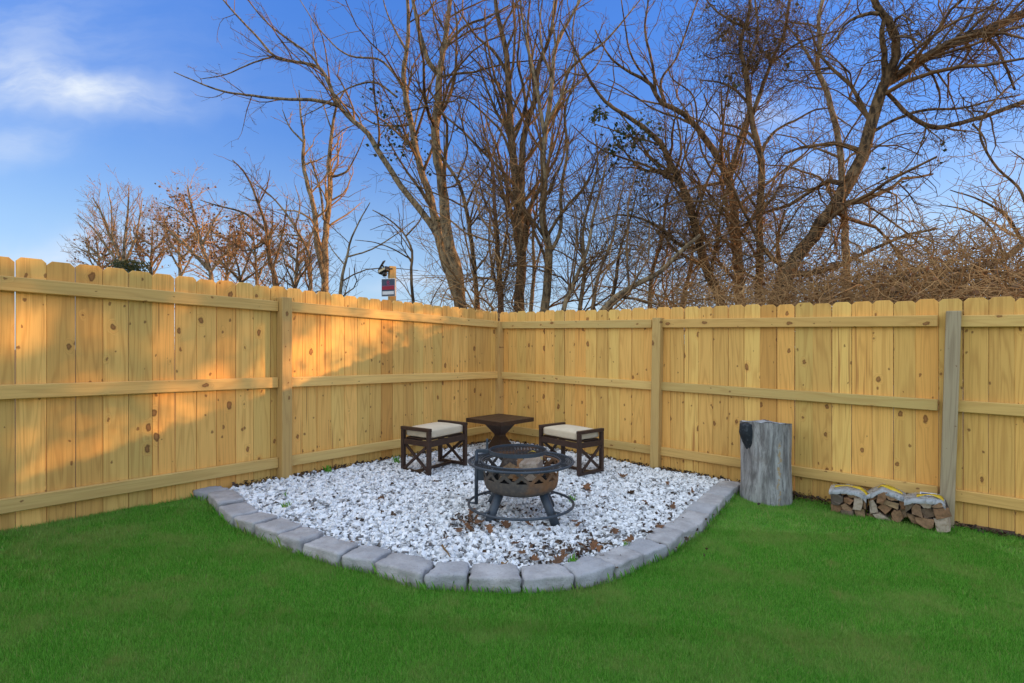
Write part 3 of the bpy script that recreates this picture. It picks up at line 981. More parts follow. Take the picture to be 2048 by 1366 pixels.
tree('bare_tree', 'slim ivy speckled bare tree just right of the double trunk', 'tree', 11.5, [
    ([(955, 612), (942, 480), (932, 415), (914, 359), (889, 323), (860, 280)], 6, 2.5),
    ([(932, 415), (950, 370), (975, 330), (1000, 270), (1010, 200)], 3, 1.2), ([(914, 359), (935, 300), (925, 240), (950, 160)], 2.5, 1)],
    'bark', 'twig', 1.6, 2.6, 3.0, 0.05, 40, 3, 0.004, 0.2, leaves=[('ivy', 0.25, 0.07, [(930, 370, 60, 80, .7)], 1)])

tree('bare_tree', 'tall bare tree of many upright stems rising behind the corner post', 'tree', 12.0, [
    ([(1039, 616), (1042, 540), (1040, 450), (1031, 362), (1025, 297), (1018, 198), (1015, 132), (1008, 82), (995, 33), (988, -40), (975, -160)], 12, 3),
    ([(1042, 440), (1044, 379), (1044, 313), (1054, 247), (1071, 198), (1077, 132), (1097, 82), (1113, 0), (1125, -100)], 9, 2.5),
    ([(1016, 150), (985, 100), (955, 75), (930, 40), (905, 0)], 4, 1.2),
    ([(1054, 247), (1048, 180), (1035, 120), (1040, 60), (1030, -20)], 4, 1.4),
    ([(1071, 200), (1062, 130), (1055, 70), (1060, 0), (1065, -60)], 4, 1.4),
    ([(1028, 330), (1000, 260), (970, 230), (935, 200), (900, 190)], 3.2, 1),
    ([(1012, 100), (1030, 50), (1025, 0), (1030, -60)], 3, 1),
    ([(1020, 215), (995, 170), (960, 130), (940, 110)], 3, 1),
    ([(1038, 440), (1010, 400), (985, 360), (955, 330)], 2.5, 1)],
    'bark', 'twig', 1.7, 2.5, 3.0, 0.13, 38, 3, 0.0042, 0.14, spread=(0.35, 0.85))

tree('bare_tree', 'bare tree with pale forking stems right of the corner post', 'tree', 11.0, [
    ([(1090, 616), (1097, 539), (1098, 500), (1086, 450), (1089, 362), (1086, 297), (1094, 247), (1104, 165), (1110, 99), (1133, 49), (1160, 0), (1185, -90)], 10, 2),
    ([(1089, 270), (1077, 198), (1064, 132), (1050, 66), (1040, 0), (1035, -60)], 5, 1.5),
    ([(1094, 245), (1120, 200), (1140, 138), (1170, 112), (1206, 86), (1245, 43), (1280, 0)], 4.5, 1.2),
    ([(1095, 515), (1118, 470), (1122, 380), (1135, 300), (1130, 220), (1150, 150), (1145, 60), (1160, -20)], 5, 1.2),
    ([(1105, 160), (1085, 100), (1080, 40), (1090, -30)], 3, 1),
    ([(1112, 95), (1105, 30), (1115, -40)], 2.8, 1),
    ([(1125, 190), (1165, 160), (1200, 120), (1215, 60)], 2.4, 0.8)],
    'bark_pale', 'twig', 1.7, 2.6, 3.0, 0.13, 40, 3, 0.0042, 0.14, spread=(0.35, 0.85))

tree('bare_tree', 'vine wrapped reddish trunk just left of the corner post', 'tree', 10.5, [
    ([(1002, 616), (1000, 560), (994, 480), (988, 400), (985, 330), (970, 270), (955, 190)], 7, 1.2),
    ([(996, 500), (985, 440), (965, 390), (955, 340)], 3.5, 1), ([(998, 540), (1014, 470), (1012, 400), (1020, 330)], 3.5, 1),
    ([(1001, 600), (985, 540), (978, 480), (980, 420)], 3.5, 1.2), ([(1001, 590), (1016, 540), (1018, 480), (1005, 430)], 3, 1.2)],
    'bark_red', 'bramble', 3.0, 4.0, 3.0, 0.0, 40, 3, 0.004, 0.26, droop=0.08, tmin=0.1,
    vines=[(1000, 540, 12, 60, 260, .6), (1030, 560, 12, 50, 220, .6), (985, 400, 20, 60, 160, .5)])

tree('bare_tree', 'leaning bare tree crossing right from behind the second right fence post', 'tree', 10.5, [
    ([(1440, 612), (1434, 589), (1407, 521), (1388, 440), (1367, 380), (1357, 356), (1340, 326), (1324, 290), (1296, 262), (1265, 240), (1212, 204), (1173, 148), (1150, 100), (1120, 40)], 11, 1.5),
    ([(1400, 500), (1360, 490), (1325, 460), (1290, 440), (1240, 430), (1200, 440)], 5, 1.2),
    ([(1362, 370), (1330, 350), (1280, 335), (1240, 290), (1215, 250)], 3.5, 1),
    ([(1385, 430), (1400, 370), (1370, 310), (1375, 250)], 3, 1)],
    'bark', 'twig', 2.2, 3.0, 3.0, 0.05, 38, 3, 0.0042, 0.22, droop=0.02,
    vines=[(1260, 370, 80, 60, 500, 0.8), (1340, 400, 70, 60, 450, 0.8), (1400, 470, 60, 50, 300, .8), (1300, 480, 90, 60, 400, .8)],
    leaves=[('ivy', 0.9, 0.075, [(1230, 310, 70, 60, 1), (1195, 260, 40, 40, .9), (1260, 270, 50, 40, .8), (1200, 400, 60, 60, .4)], 2)])

tree('bare_tree', 'thick bent bare tree with a long limb reaching up left', 'tree', 11.5, [
    ([(1480, 612), (1478, 560), (1475, 521), (1470, 440), (1461, 372), (1450, 343), (1423, 297), (1390, 250), (1357, 221), (1321, 204), (1298, 165), (1265, 148), (1225, 120), (1190, 60)], 12, 1.5),
    ([(1330, 207), (1321, 165), (1351, 119), (1377, 49), (1395, 0), (1405, -60)], 3.5, 1.2),
    ([(1312, 190), (1305, 130), (1290, 60), (1296, 0), (1290, -50)], 3.5, 1.2),
    ([(1457, 360), (1466, 330), (1479, 280), (1499, 214), (1495, 132), (1515, 70), (1510, 0)], 6, 2),
    ([(1298, 165), (1262, 110), (1250, 50), (1240, -20)], 2.6, 1),
    ([(1395, 258), (1385, 190), (1340, 150), (1345, 90)], 2.2, .8)],
    'bark', 'twig', 1.7, 2.5, 3.0, 0.08, 38, 3, 0.0042, 0.18)

tree('bare_tree', 'forked bare tree with a dark clump of vine leaves near the top of the picture', 'tree', 10.0, [
    ([(1517, 612), (1520, 520), (1518, 428), (1522, 313), (1509, 264), (1499, 214), (1492, 150), (1480, 90), (1500, 20), (1490, -80)], 9, 3),
    ([(1520, 318), (1530, 290), (1548, 265), (1598, 237), (1630, 220), (1660, 216)], 4.5, 1.5),
    ([(1505, 230), (1522, 180), (1545, 120), (1570, 60), (1580, 0), (1600, -60)], 5, 2),
    ([(1499, 210), (1470, 180), (1440, 165), (1400, 160)], 3.4, 1),
    ([(1520, 430), (1555, 380), (1580, 335), (1605, 345), (1615, 380)], 3, 1),
    ([(1545, 125), (1590, 90), (1640, 70), (1690, 60)], 3, 1), ([(1500, 60), (1460, 40), (1430, 20), (1400, -20)], 3, 1)],
    'bark', 'twig', 2.3, 3.4, 3.4, 0.02, 36, 3, 0.0042, 0.26, droop=0.05,
    vines=[(1500, 90, 60, 45, 520, 0.7), (1455, 60, 55, 40, 260, .7), (1575, 100, 65, 45, 360, .8), (1530, 40, 60, 30, 260, .7), (1500, 430, 40, 80, 400, .7), (1480, 180, 30, 50, 150, .5)],
    leaves=[('ivy', 0.45, 0.075, [(1490, 70, 75, 60, 1), (1545, 115, 70, 40, .9), (1480, 160, 25, 60, .6), (1450, 50, 20, 25, .7), (1515, 240, 15, 40, .5)], 3)])

tree('bare_tree', 'slender pale trunk passing behind the big leaning trunk at the right', 'tree', 13.0, [
    ([(1690, 612), (1692, 540), (1690, 470), (1684, 379), (1682, 313), (1667, 237), (1647, 165), (1634, 138), (1640, 92), (1637, 40), (1650, -20), (1655, -120)], 8.5, 3),
    ([(1634, 140), (1610, 100), (1590, 70), (1560, 40)], 3.5, 1.2), ([(1668, 230), (1690, 245), (1715, 262)], 2, .8), ([(1640, 90), (1660, 50), (1690, 20), (1710, -30)], 3, 1)],
    'bark_pale', 'twig', 1.0, 2.3, 3.0, 0.04, 36, 3, 0.0045, 0.24, tmin=0.45)

tree('bare_tree', 'big leaning dark trunk with a heavy limb sweeping to the upper right', 'tree', 9.0, [
    ([(1560, 600), (1579, 538), (1634, 464), (1683, 391), (1708, 348), (1726, 301), (1745, 246), (1757, 200), (1766, 172), (1809, 145), (1841, 122), (1907, 86), (1960, 66), (2010, 43), (2060, 22), (2150, -10)], 15, 8),
    ([(1764, 178), (1785, 132), (1792, 92), (1779, 43), (1762, 23), (1740, -20), (1720, -80)], 10, 5),
    ([(1770, 165), (1768, 110), (1764, 66), (1770, 30)], 7, 4),
    ([(1765, 25), (1729, 30), (1690, 49), (1670, 80), (1640, 95)], 4.5, 1.2),
    ([(1749, 262), (1800, 235), (1850, 220), (1920, 217), (1986, 200), (2040, 190)], 4, 1.5),
    ([(1770, 180), (1828, 237), (1861, 254), (1927, 244), (1986, 227), (2048, 204), (2120, 190)], 4, 6),
    ([(1945, 247), (1968, 275), (1975, 310)], 2.5, 1),
    ([(1960, 66), (1990, 90), (2010, 130), (2030, 180)], 4, 2.5),
    ([(1720, 320), (1760, 290), (1800, 270), (1850, 265)], 2.5, 1),
    ([(1841, 122), (1870, 160), (1880, 200), (1870, 240)], 3, 1.2),
    ([(1907, 86), (1940, 40), (1960, 0), (1990, -40)], 4, 1.5), ([(1860, 110), (1900, 60), (1930, 20), (1950, -40)], 3, 1.2)],
    'bark', 'twig', 2.0, 3.2, 3.4, -0.02, 24, 3, 0.0042, 0.24, droop=0.10, spread=(0.5, 1.3), tmin=0.25,
    vines=[(1960, 70, 60, 30, 350, .6), (1780, 60, 40, 60, 250, .5), (1690, 390, 50, 70, 250, .6), (1620, 490, 50, 60, 350, .6), (1850, 150, 120, 60, 200, .7), (1900, 250, 120, 40, 200, .6)],
    leaves=[('ivy', 0.18, 0.075, [(1780, 330, 60, 40, .6), (1870, 280, 40, 40, .6)], 1)])

tree('bare_tree', 'low dark log like limb lying over the brambles at the far right', 'tree', 7.6, [
    ([(2120, 560), (2090, 480), (2048, 489), (2009, 520), (1948, 535), (1840, 550), (1790, 570)], 8, 2.5),
    ([(2048, 489), (2010, 430), (1960, 400), (1900, 380)], 4, 1), ([(2060, 480), (2040, 380), (1990, 330), (1960, 250), (2010, 180), (2060, 140)], 3.5, 1.4),
    ([(2009, 520), (1985, 460), (1930, 420), (1880, 410)], 3, 1), ([(2075, 480), (2090, 400), (2060, 330), (2020, 300)], 4, 1)],
    'bark', 'bramble', 3.5, 3.6, 3.0, 0.0, 40, 3, 0.0036, 0.28, droop=0.06, spread=(0.5, 1.2))

# two pale stems left of the double trunk
tree('bare_tree', 'pair of slim pale grey stems standing left of the yard sign post', 'tree', 14.0, [
    ([(650, 585), (650, 480), (659, 387), (659, 316), (664, 264), (671, 218), (690, 180)], 8, 1.4),
    ([(650, 560), (633, 480), (629, 422), (615, 369), (606, 316), (608, 281), (601, 228), (598, 180)], 7, 1.2),
    ([(660, 355), (690, 345), (710, 315), (730, 270)], 3, .8), ([(608, 285), (580, 255), (565, 220)], 2.6, .8), ([(622, 320), (640, 380), (648, 440)][::-1], 3, 2), ([(664, 262), (650, 220), (640, 180)], 2, .8)],
    'bark_pale', 'twig_gold', 1.7, 2.8, 2.8, 0.06, 30, 3, 0.0045, 0.2, lmax=1.3)
tree('bare_tree', 'very thin forked stem right behind the left fence, beside the pale grey pair', 'tree', 10.5, [
    ([(680, 590), (686, 545), (694, 515), (700, 485), (720, 440), (740, 405)], 4, 1), ([(694, 514), (740, 500), (790, 470), (830, 440)], 2, .8), ([(690, 530), (665, 500), (650, 470)], 1.6, .6)],
    'bark_pale', 'twig', 2.0, 2.6, 2.4, 0.05, 44, 3, 0.0034, 0.2)
tree('bare_tree', 'thin dark stem bending over just right of the sign post', 'tree', 9.5, [
    ([(826, 605), (822, 540), (824, 500), (810, 470), (780, 440), (745, 420)], 4, 1), ([(824, 520), (790, 500), (750, 485), (710, 480)], 2, .7), ([(812, 472), (840, 440), (850, 410)], 2, .8), ([(824, 505), (800, 470), (780, 450), (740, 460)], 1.6, .6)],
    'bark', 'twig', 2.2, 3.0, 2.6, 0.0, 44, 3, 0.0034, 0.2)

# left hand trees in evening light
tree('bare_tree', 'bushy bare tree with steep golden shoots, leftmost above the fence', 'tree', 24.0, [
    ([(245, 560), (235, 500), (215, 460), (200, 420), (185, 395)], 4.5, 1), ([(245, 540), (250, 480), (256, 420), (258, 370)], 4, .8), ([(240, 530), (210, 490), (180, 450), (155, 430)], 3, .7),
    ([(246, 530), (270, 480), (280, 430), (285, 395)], 3, .7), ([(242, 535), (200, 515), (165, 500), (140, 490)], 2.6, .6), ([(246, 540), (225, 470), (222, 410), (215, 380)], 2.4, .6)],
    'bark_pale', 'twig_gold', 2.6, 3.4, 2.6, 0.10, 40, 3, 0.007, 0.14, spread=(0.3, 0.9), lmax=1.25, tmin=0.15)
tree('bare_tree', 'round bare tree with russet twigs behind the left fence', 'tree', 22.0, [
    ([(425, 575), (422, 550), (400, 477), (381, 400), (375, 370)], 5.5, 1), ([(418, 540), (370, 490), (335, 460), (310, 440)], 4, .8), ([(410, 510), (385, 450), (345, 415), (320, 405)], 3, .7), ([(405, 490), (430, 440), (450, 410)], 3, .7),
    ([(420, 545), (455, 500), (490, 470)], 3, .7), ([(375, 550), (370, 520), (340, 490), (310, 480)][1:], 2.5, .6)],
    'bark_pale', 'twig_gold', 3.2, 3.6, 3.0, 0.03, 40, 3, 0.006, 0.18, lmax=1.3, tmin=0.15, leaves=[('russet', 0.4, 0.11, [(400, 450, 90, 60, .8), (470, 490, 60, 50, 1)], 1)])
tree('bare_tree', 'dark stemmed bare tree with arching limbs, in front of the russet one', 'tree', 15.0, [
    ([(552, 580), (550, 550), (539, 518), (534, 463), (517, 408), (485, 340), (465, 320)], 6.5, 1), ([(534, 463), (490, 427), (435, 411), (400, 400)], 3.5, .8), ([(545, 540), (560, 490), (570, 440), (575, 390)], 3, .7),
    ([(536, 480), (505, 500), (470, 500)], 2.5, .7), ([(517, 408), (535, 370), (540, 340)], 2, .6)],
    'bark', 'twig', 2.2, 2.8, 2.6, 0.04, 40, 3, 0.0055, 0.2, lmax=1.1)
tree('bare_tree', 'slim bare tree leaning left between the dark stem and the pale grey pair', 'tree', 13.5, [
    ([(622, 590), (621, 572), (616, 504), (600, 471), (572, 427), (540, 390), (505, 365)], 5, 1), ([(612, 500), (630, 450), (640, 410)], 2.4, .7), ([(590, 455), (600, 410), (590, 370)], 2, .7), ([(600, 471), (560, 470), (530, 480)], 2, .6)],
    'bark_pale', 'twig', 2.2, 2.8, 2.6, 0.04, 40, 3, 0.005, 0.2, lmax=1.1)
tree('bare_tree', 'orange brown twiggy bush low behind the left fence', 'tree', 20.0, [
    ([(480, 580), (478, 540), (465, 500), (470, 460)], 3, .7), ([(480, 560), (500, 510), (510, 470)], 2.5, .6), ([(478, 560), (440, 520), (420, 500)], 2.5, .6), ([(482, 565), (530, 530), (560, 500)], 2.5, .6)],
    'bark', 'twig_gold', 4.0, 3.6, 2.8, 0.06, 60, 3, 0.006, 0.22, lmax=1.1, leaves=[('russet', 0.6, 0.11, [(475, 480, 60, 40, 1)], 1)])
tree('bare_tree', 'scrubby brown bush just over the left fence near its post', 'tree', 12.0, [
    ([(590, 590), (585, 560), (570, 530), (565, 500)], 2.5, .7), ([(588, 575), (610, 540), (625, 520)], 2, .6), ([(588, 575), (560, 555), (540, 545)], 2, .6), ([(590, 580), (600, 550), (590, 520)], 2, .6)],
    'bark', 'twig', 4.0, 4.0, 3.0, 0.04, 60, 3, 0.004, 0.22)

for (x_, Y_, top_, lean_, lb, tw) in ((300, 26.0, 445, 6, 'low golden tree between the leftmost bushy tree and the russet one', 'twig_gold'), (362, 25.0, 425, -8, 'golden tan tree close behind the russet one on the left', 'twig_gold'),
                                  (452, 24.0, 435, 10, 'golden tan tree filling the gap right of the russet one', 'twig_gold'), (515, 21.0, 430, -12, 'tan twiggy tree behind the arching dark stem', 'twig_gold'),
                                  (590, 19.0, 455, 8, 'low tan tree left of the pale grey pair of stems', 'twig_gold'), (205, 27.0, 470, -14, 'lowest golden bush at the far left end of the tree line', 'twig_gold')):
    hgt_ = 580 - top_
    g0 = [(x_, 582), (x_ + lean_ * .4, 582 - hgt_ * .45), (x_ + lean_, top_)]
    gl = [(g0, 4.2, 0.8)]
    for k_ in range(6):
        sg_ = (-1) ** k_
        f_ = 0.18 + 0.1 * k_
        gl.append(([(x_ + lean_ * f_, 582 - hgt_ * f_), (x_ + sg_ * (18 + 3 * k_), 582 - hgt_ * (f_ + .22)), (x_ + sg_ * (34 - 2 * k_), 582 - hgt_ * min(1.0, f_ + .45))], 2.6, 0.6))
    tree('bare_tree', lb, 'tree', Y_, gl, 'bark_pale', tw, 3.6, 3.8, 3.4, 0.08, 44, 3, 0.0075, 0.17, lmax=1.25, tmin=0.1, spread=(0.35, 0.95), leaves=[('russet', 0.25, 0.11, [(x_, top_ + 60, 60, 50, 1)], 1)])

# evergreen shrub
ef = P(333, 585, 21.0)
eg = empty('evergreen_shrub', (ef[0], 19.0, GZ(ef[0]) - 0.006))
tag(eg, 'small dark green conifer peeking over the left fence', 'shrub')
mb = MB()
mb.tube([(0, 0, 0), (0, 0, 3.9)], [0.07, 0.02], 6)
link('trunk', mb.mesh('trunk'), MAT['bark'], eg)
hh_ = rng.uniform(0.8, 4.15, 9000)
ra_ = np.sqrt(rng.uniform(0, 1, 9000)) * (0.85 - 0.15 * np.abs(hh_ - 2.8)) * (0.75 + 0.3 * np.sin(hh_ * 9 + rng.uniform(0, 6, 9000)))
an_ = rng.uniform(0, 6.28, 9000)
V, Q = leaf_quads(np.stack([ra_ * np.cos(an_), ra_ * np.sin(an_), hh_], 1), 0.075)
lo_ = link('foliage', np_mesh('foliage', V, Q, smooth=False), MAT['conifer'], eg)
lo_['kind'] = 'stuff'

# thin saplings in the gap between the pale forked tree and the leaning ones
for (pl, ra, rb, Y, lb, bk) in (
        ([(1062, 616), (1068, 540), (1066, 470), (1075, 400), (1072, 330)], 5, 1.2, 13, 'thin sapling in the gap right of the vine hung stems', 'bark_pale'),
        ([(1128, 614), (1150, 560), (1175, 500), (1185, 440), (1200, 380), (1215, 310)], 5.5, 1.2, 10.0, 'pale sapling slanting right behind the right fence, nearest the corner', 'bark_pale'),
        ([(1160, 612), (1170, 540), (1165, 470), (1180, 400), (1195, 330), (1190, 260)], 5, 1.2, 11.0, 'straight pale sapling second from the corner behind the right fence', 'bark_pale'),
        ([(1186, 610), (1200, 540), (1225, 480), (1235, 420), (1250, 360)], 4.5, 1, 9.5, 'thin slanting sapling third from the corner behind the right fence', 'bark'),
        ([(1222, 608), (1232, 560), (1240, 500), (1260, 440), (1275, 380)], 5, 1, 10.5, 'brown sapling in the tangle left of the second right fence post', 'bark'),
        ([(1212, 612), (1260, 575), (1310, 550), (1370, 495), (1400, 470)], 7, 3.5, 9.0, 'fallen pale trunk slanting up through the tangle over the right fence', 'bark_pale'),
        ([(1300, 606), (1305, 540), (1325, 480), (1330, 420), (1350, 350)], 5, 1, 12.0, 'upright brown sapling behind the second right fence post', 'bark'),
        ([(1366, 606), (1375, 560), (1385, 500), (1375, 440)], 5.5, 1.4, 13.0, 'short thick sapling right of the second right fence post', 'bark'),
        ([(1545, 606), (1560, 540), (1555, 480), (1570, 420)], 6, 2.5, 11.0, 'broken snag left of the foot of the big leaning trunk', 'bark')):
    tree('bare_sapling', lb, 'sapling', Y, [(pl, ra, rb)], bk, 'twig' if bk == 'bark_pale' else 'bramble', 2.6, 3.0, 2.6, 0.05, 48, 3, 0.0038, 0.22, group='saplings behind the right fence')

# trees past the right edge of the frame, between the yard and the low sun
def px_of(X, Y, z): return (CX + F * X / Y, VH - (z - EYE) * F / Y)


for X_, Y_, h_, lb in ((13.0, 8.0, 6.5, 'nearest of the bare trees past the right edge of the frame'), (15.5, 6.4, 7.0, 'middle one of the bare trees past the right edge of the frame'),
                       (14.5, 5.2, 6.0, 'bare tree farthest right, outside the frame beside the fence line')):
    q = lambda dx, z: px_of(X_ + dx, Y_, z)
    rr_ = random.Random(int(X_ * 10))
    gs = [([q(0, -0.3), q(0.1, 1.5), q(-0.1, 3.0), q(0.15, 4.5), q(0, h_)], 0.14 * F / Y_, 0.04 * F / Y_)]
    for k in range(5):
        z0 = 1.8 + k * 0.62
        sg = 1 if k % 2 else -1
        gs.append(([q(0, z0), q(sg * 0.5, z0 + 0.35), q(sg * 1.1, z0 + 0.6), q(sg * 1.7, z0 + 1.1)], 0.07 * F / Y_, 0.02 * F / Y_))
    ot_ = tree('bare_tree', lb, 'tree', Y_, gs, 'bark', 'twig', 1.2, 1.2, 0.5, 0.03, 34, 3, 0.008, 0.2, lmax=2.4, dv=1.2)
    cp_ = []
    for k in range(8):
        c_ = np.array([rr_.uniform(-1.2, 1.2), rr_.uniform(-1.6, 1.6), rr_.uniform(3.2, 5.3)])
        cp_.append(c_ + rng.normal(0, 1, (80, 3)) * (0.26, 0.30, 0.12))
    V, Q = leaf_quads(np.concatenate(cp_), 0.14)
    lo_ = link('leaves', np_mesh('leaves', V, Q, smooth=False), MAT['russet'], ot_)
    lo_['kind'] = 'stuff'

# ------------------------------------------------------------------ brambles behind the right fence
def tangle(name, label, boxes, mat, seg=7, r=(0.0035, 0.0075)):
    """boxes: (n, u0, u1 along the right fence, depth0, depth1 behind it, z mean low, z high, length)"""
    mb = MB()
    for (n, u0, u1, e0, e1, z0, z1, ln, fall) in boxes:
        u = rng.uniform(u0, u1, n)
        e = e0 + (e1 - e0) * rng.uniform(0, 1, n)
        z = z0 + (z1 - z0) * rng.uniform(0, 1, n) ** fall
        if fall < 1.6: z = np.minimum(z, 1.45 + 0.22 * e - rng.uniform(0, 0.3, n))
        p = np.stack([CORNER.x + DR.x * u + 0.618 * e, CORNER.y + DR.y * u + 0.786 * e, z], 1)
        d = unit(rng.normal(0, 1, (n, 3)) * (1, 1, 0.75))
        ax = rng.normal(0, 0.28, (n, 3))
        out = np.empty((n, seg, 3))
        out[:, 0] = p
        l_ = ln * rng.uniform(0.5, 1.5, n)
        for j in range(1, seg):
            d = unit(d + np.cross(ax, d) + rng.normal(0, 0.16, d.shape) - np.array([0, 0, 0.05]))
            out[:, j] = out[:, j - 1] + d * (l_ / seg)[:, None]
        out[:, :, 2] = np.maximum(out[:, :, 2], 0.0)
        # stay behind the fence
        dd = (out[:, :, 0] - CORNER.x) * 0.618 + (out[:, :, 1] - CORNER.y) * 0.786
        push = np.maximum(0.10 - dd, 0)
        out[:, :, 0] += push * 0.618
        out[:, :, 1] += push * 0.786
        rr = rng.uniform(r[0], r[1], n)[:, None] * np.linspace(1, 0.5, seg)[None]
        V, Q = tubes(out, rr, 3)
        mb.add(V, Q)
    o = link(name, mb.mesh(name), MAT[mat])
    return tag(o, label, 'brambles', kind='stuff')


tangle('bramble_thicket', 'tangled brown brambles heaped behind the right fence', [
    (2600, 2.4, 6.4, 1.6, 4.6, 0.9, 2.35, 1.0, 1.3), (2600, 3.4, 7.0, 2.8, 5.5, 1.2, 2.5, 1.0, 1.5), (1700, 0.4, 3.5, 2.5, 6.0, 0.8, 3.2, 1.0, 1.5),
    (900, -1.6, 2.2, 4.5, 8.0, 1.2, 4.6, 1.1, 1.9), (900, 3.5, 5.5, 3.4, 6.0, 1.8, 2.9, 1.0, 1.7), (900, 0.5, 3.2, 4.5, 7.0, 2.4, 4.8, 0.9, 1.7), (400, 4.0, 7.0, 4.5, 6.0, 2.2, 3.2, 1.0, 1.8)], 'bramble')
V, Q = leaf_quads(np.stack([CORNER.x + DR.x * (u_ := rng.uniform(2.6, 7.0, 1300)) + .618 * (e_ := rng.uniform(1.5, 4.5, 1300)), CORNER.y + DR.y * u_ + .786 * e_, 1.0 + 1.4 * rng.uniform(0, 1, 1300) ** 1.3], 1), 0.06)
tag(link('bramble_leaves', np_mesh('bramble_leaves', V, Q, smooth=False), MAT['russet']), 'withered brown leaves caught in the brambles', 'leaves', kind='stuff')

# far low woods seen through the trunks
mb = MB()
n = 1500
x_ = rng.uniform(-30, 40, n)
y_ = rng.uniform(38, 50, n)
hh_ = rng.uniform(2.0, 5.2, n) * (0.75 + 0.25 * np.sin(x_ * 0.7))
st_ = np.stack([x_, y_, np.zeros(n)], 1)
d = unit(rng.normal(0, 0.28, (n, 3)) + np.array([0, 0, 1]))
out = np.stack([st_ + d * (hh_ * t)[:, None] + rng.normal(0, 0.12, (n, 3)) * t for t in (0, .35, .7, 1)], 1)
V, Q = tubes(out, np.full((n, 1), 0.02) * np.array([1, .8, .6, .3])[None], 3)
mb.add(V, Q)
c_, r_ = grow(out, np.full((n, 4), 0.012), 1.1, .3, .6, .4, 1.0, .05, .2, 4, .8, 0.2, .009)
V, Q = tubes(c_, r_, 3)
mb.add(V, Q)
tag(link('distant_wood', mb.mesh('distant_wood'), MAT['twig_gold']), 'far low winter wood seen between the trunks', 'wood', kind='stuff')

# ------------------------------------------------------------------ post with sign and solar light beyond the left fence
SPX = P(784, 600, 7.0)
sp_ = empty('sign_post', (SPX[0], 7.0, GZ(SPX[0]) - 0.006), math.radians(28))
tag(sp_, 'square wooden post standing beyond the left fence, carrying a sign and a lamp', 'post')
htop = EYE + (VH - 533) * 7.0 / F - sp_.location.z
link('post', bm_mesh('post', box_bm(0.09, 0.09, htop, 0.005, 1, (0, 0, htop / 2))), MAT['post'], sp_)
sgc = P(777, 575, 6.88)
sg = empty('yard_sign', sgc, math.radians(-14))
tag(sg, 'small square slate sign with a pink emblem over red and white bands', 'sign')
link('sign_board', bm_mesh('sign_board', box_bm(0.20, 0.012, 0.235, 0.003, 1)), MAT['sign_white'], sg)
link('slate_panel', bm_mesh('slate_panel', box_bm(0.186, 0.003, 0.220, 0)), MAT['sign_grey'], sg, (0, -0.0078, 0))
link('red_band', bm_mesh('red_band', box_bm(0.178, 0.002, 0.044, 0)), MAT['sign_red'], sg, (0, -0.0106, -0.008), (0, math.radians(-2), 0))
link('pink_line', bm_mesh('pink_line', box_bm(0.178, 0.002, 0.006, 0)), MAT['sign_pink'], sg, (0, -0.0106, 0.021), (0, math.radians(-2), 0))
link('white_band', bm_mesh('white_band', box_bm(0.166, 0.002, 0.044, 0)), MAT['sign_white'], sg, (0, -0.0106, -0.072), (0, math.radians(-1), 0))
# emblem: an octagon outline with a bar through it
mb = MB()
t_ = np.arange(8) * math.pi / 4 + math.pi / 8
for a_, b_ in (((-0.014, 0.022), (0.012, 0.022)), ((0.012, 0.022), (0.016, 0.010)), ((0.016, 0.010), (-0.012, 0.0)), ((-0.014, 0.022), (-0.014, -0.024)), ((-0.014, -0.024), (0.014, -0.024)), ((0.014, -0.024), (0.018, -0.008)), ((0.018, -0.008), (-0.012, 0.0))):
    mb.tube([(a_[0], 0, a_[1]), (b_[0], 0, b_[1])], 0.0042, 4)
link('emblem', mb.mesh('emblem', False), MAT['sign_pink'], sg, (0.0, -0.0105, 0.063))
lc = P(770, 541, 6.93)
lm = empty('solar_light', lc, math.radians(-25))
tag(lm, 'black solar flood light with a tilted panel on the sign post', 'light')
link('panel', bm_mesh('panel', box_bm(0.135, 0.10, 0.014, 0.004, 1)), MAT['dark_plastic'], lm, (-0.045, -0.01, 0.075), (math.radians(28), math.radians(-52), 0))
bm = box_bm(0.145, 0.085, 0.062, 0.012, 2, (0, 0, 0), None, Matrix.Rotation(math.radians(-20), 3, 'Y'))
hd = link('lamp_head', bm_mesh('lamp_head', bm), MAT['dark_plastic'], lm, (-0.01, -0.01, 0.0))
link('lens', bm_mesh('lens', box_bm(0.11, 0.006, 0.03, 0.002, 1)), MAT['amber'], hd, (0, -0.0455, 0.0), (0, math.radians(-20), 0))
bm = bmesh.new()
bmesh.ops.create_uvsphere(bm, u_segments=14, v_segments=8, radius=0.032)
link('motion_sensor', bm_mesh('motion_sensor', bm, True), MAT['dark_plastic'], lm, (0.02, -0.03, -0.055))
mb = MB()
mb.tube([(-0.04, 0, 0.07), (-0.01, 0, 0.03), (0.05, 0.02, 0.02), (0.10, 0.03, 0.02)], 0.010, 6)
link('bracket', mb.mesh('bracket'), MAT['dark_plastic'], lm)

# ------------------------------------------------------------------ fire pit
FP = Vector((0.065, 3.75, GZ(0.065)))
pit = empty('fire_pit', FP, 0.0)
tag(pit, 'round blue black steel fire pit with a rusty lattice bowl and swing grill', 'fire pit')


def circle(R, z, n=72, c=(0, 0)):
    t = np.arange(n) * 2 * math.pi / n
    return np.stack([c[0] + R * np.cos(t), c[1] + R * np.sin(t), np.full(n, z)], 1)


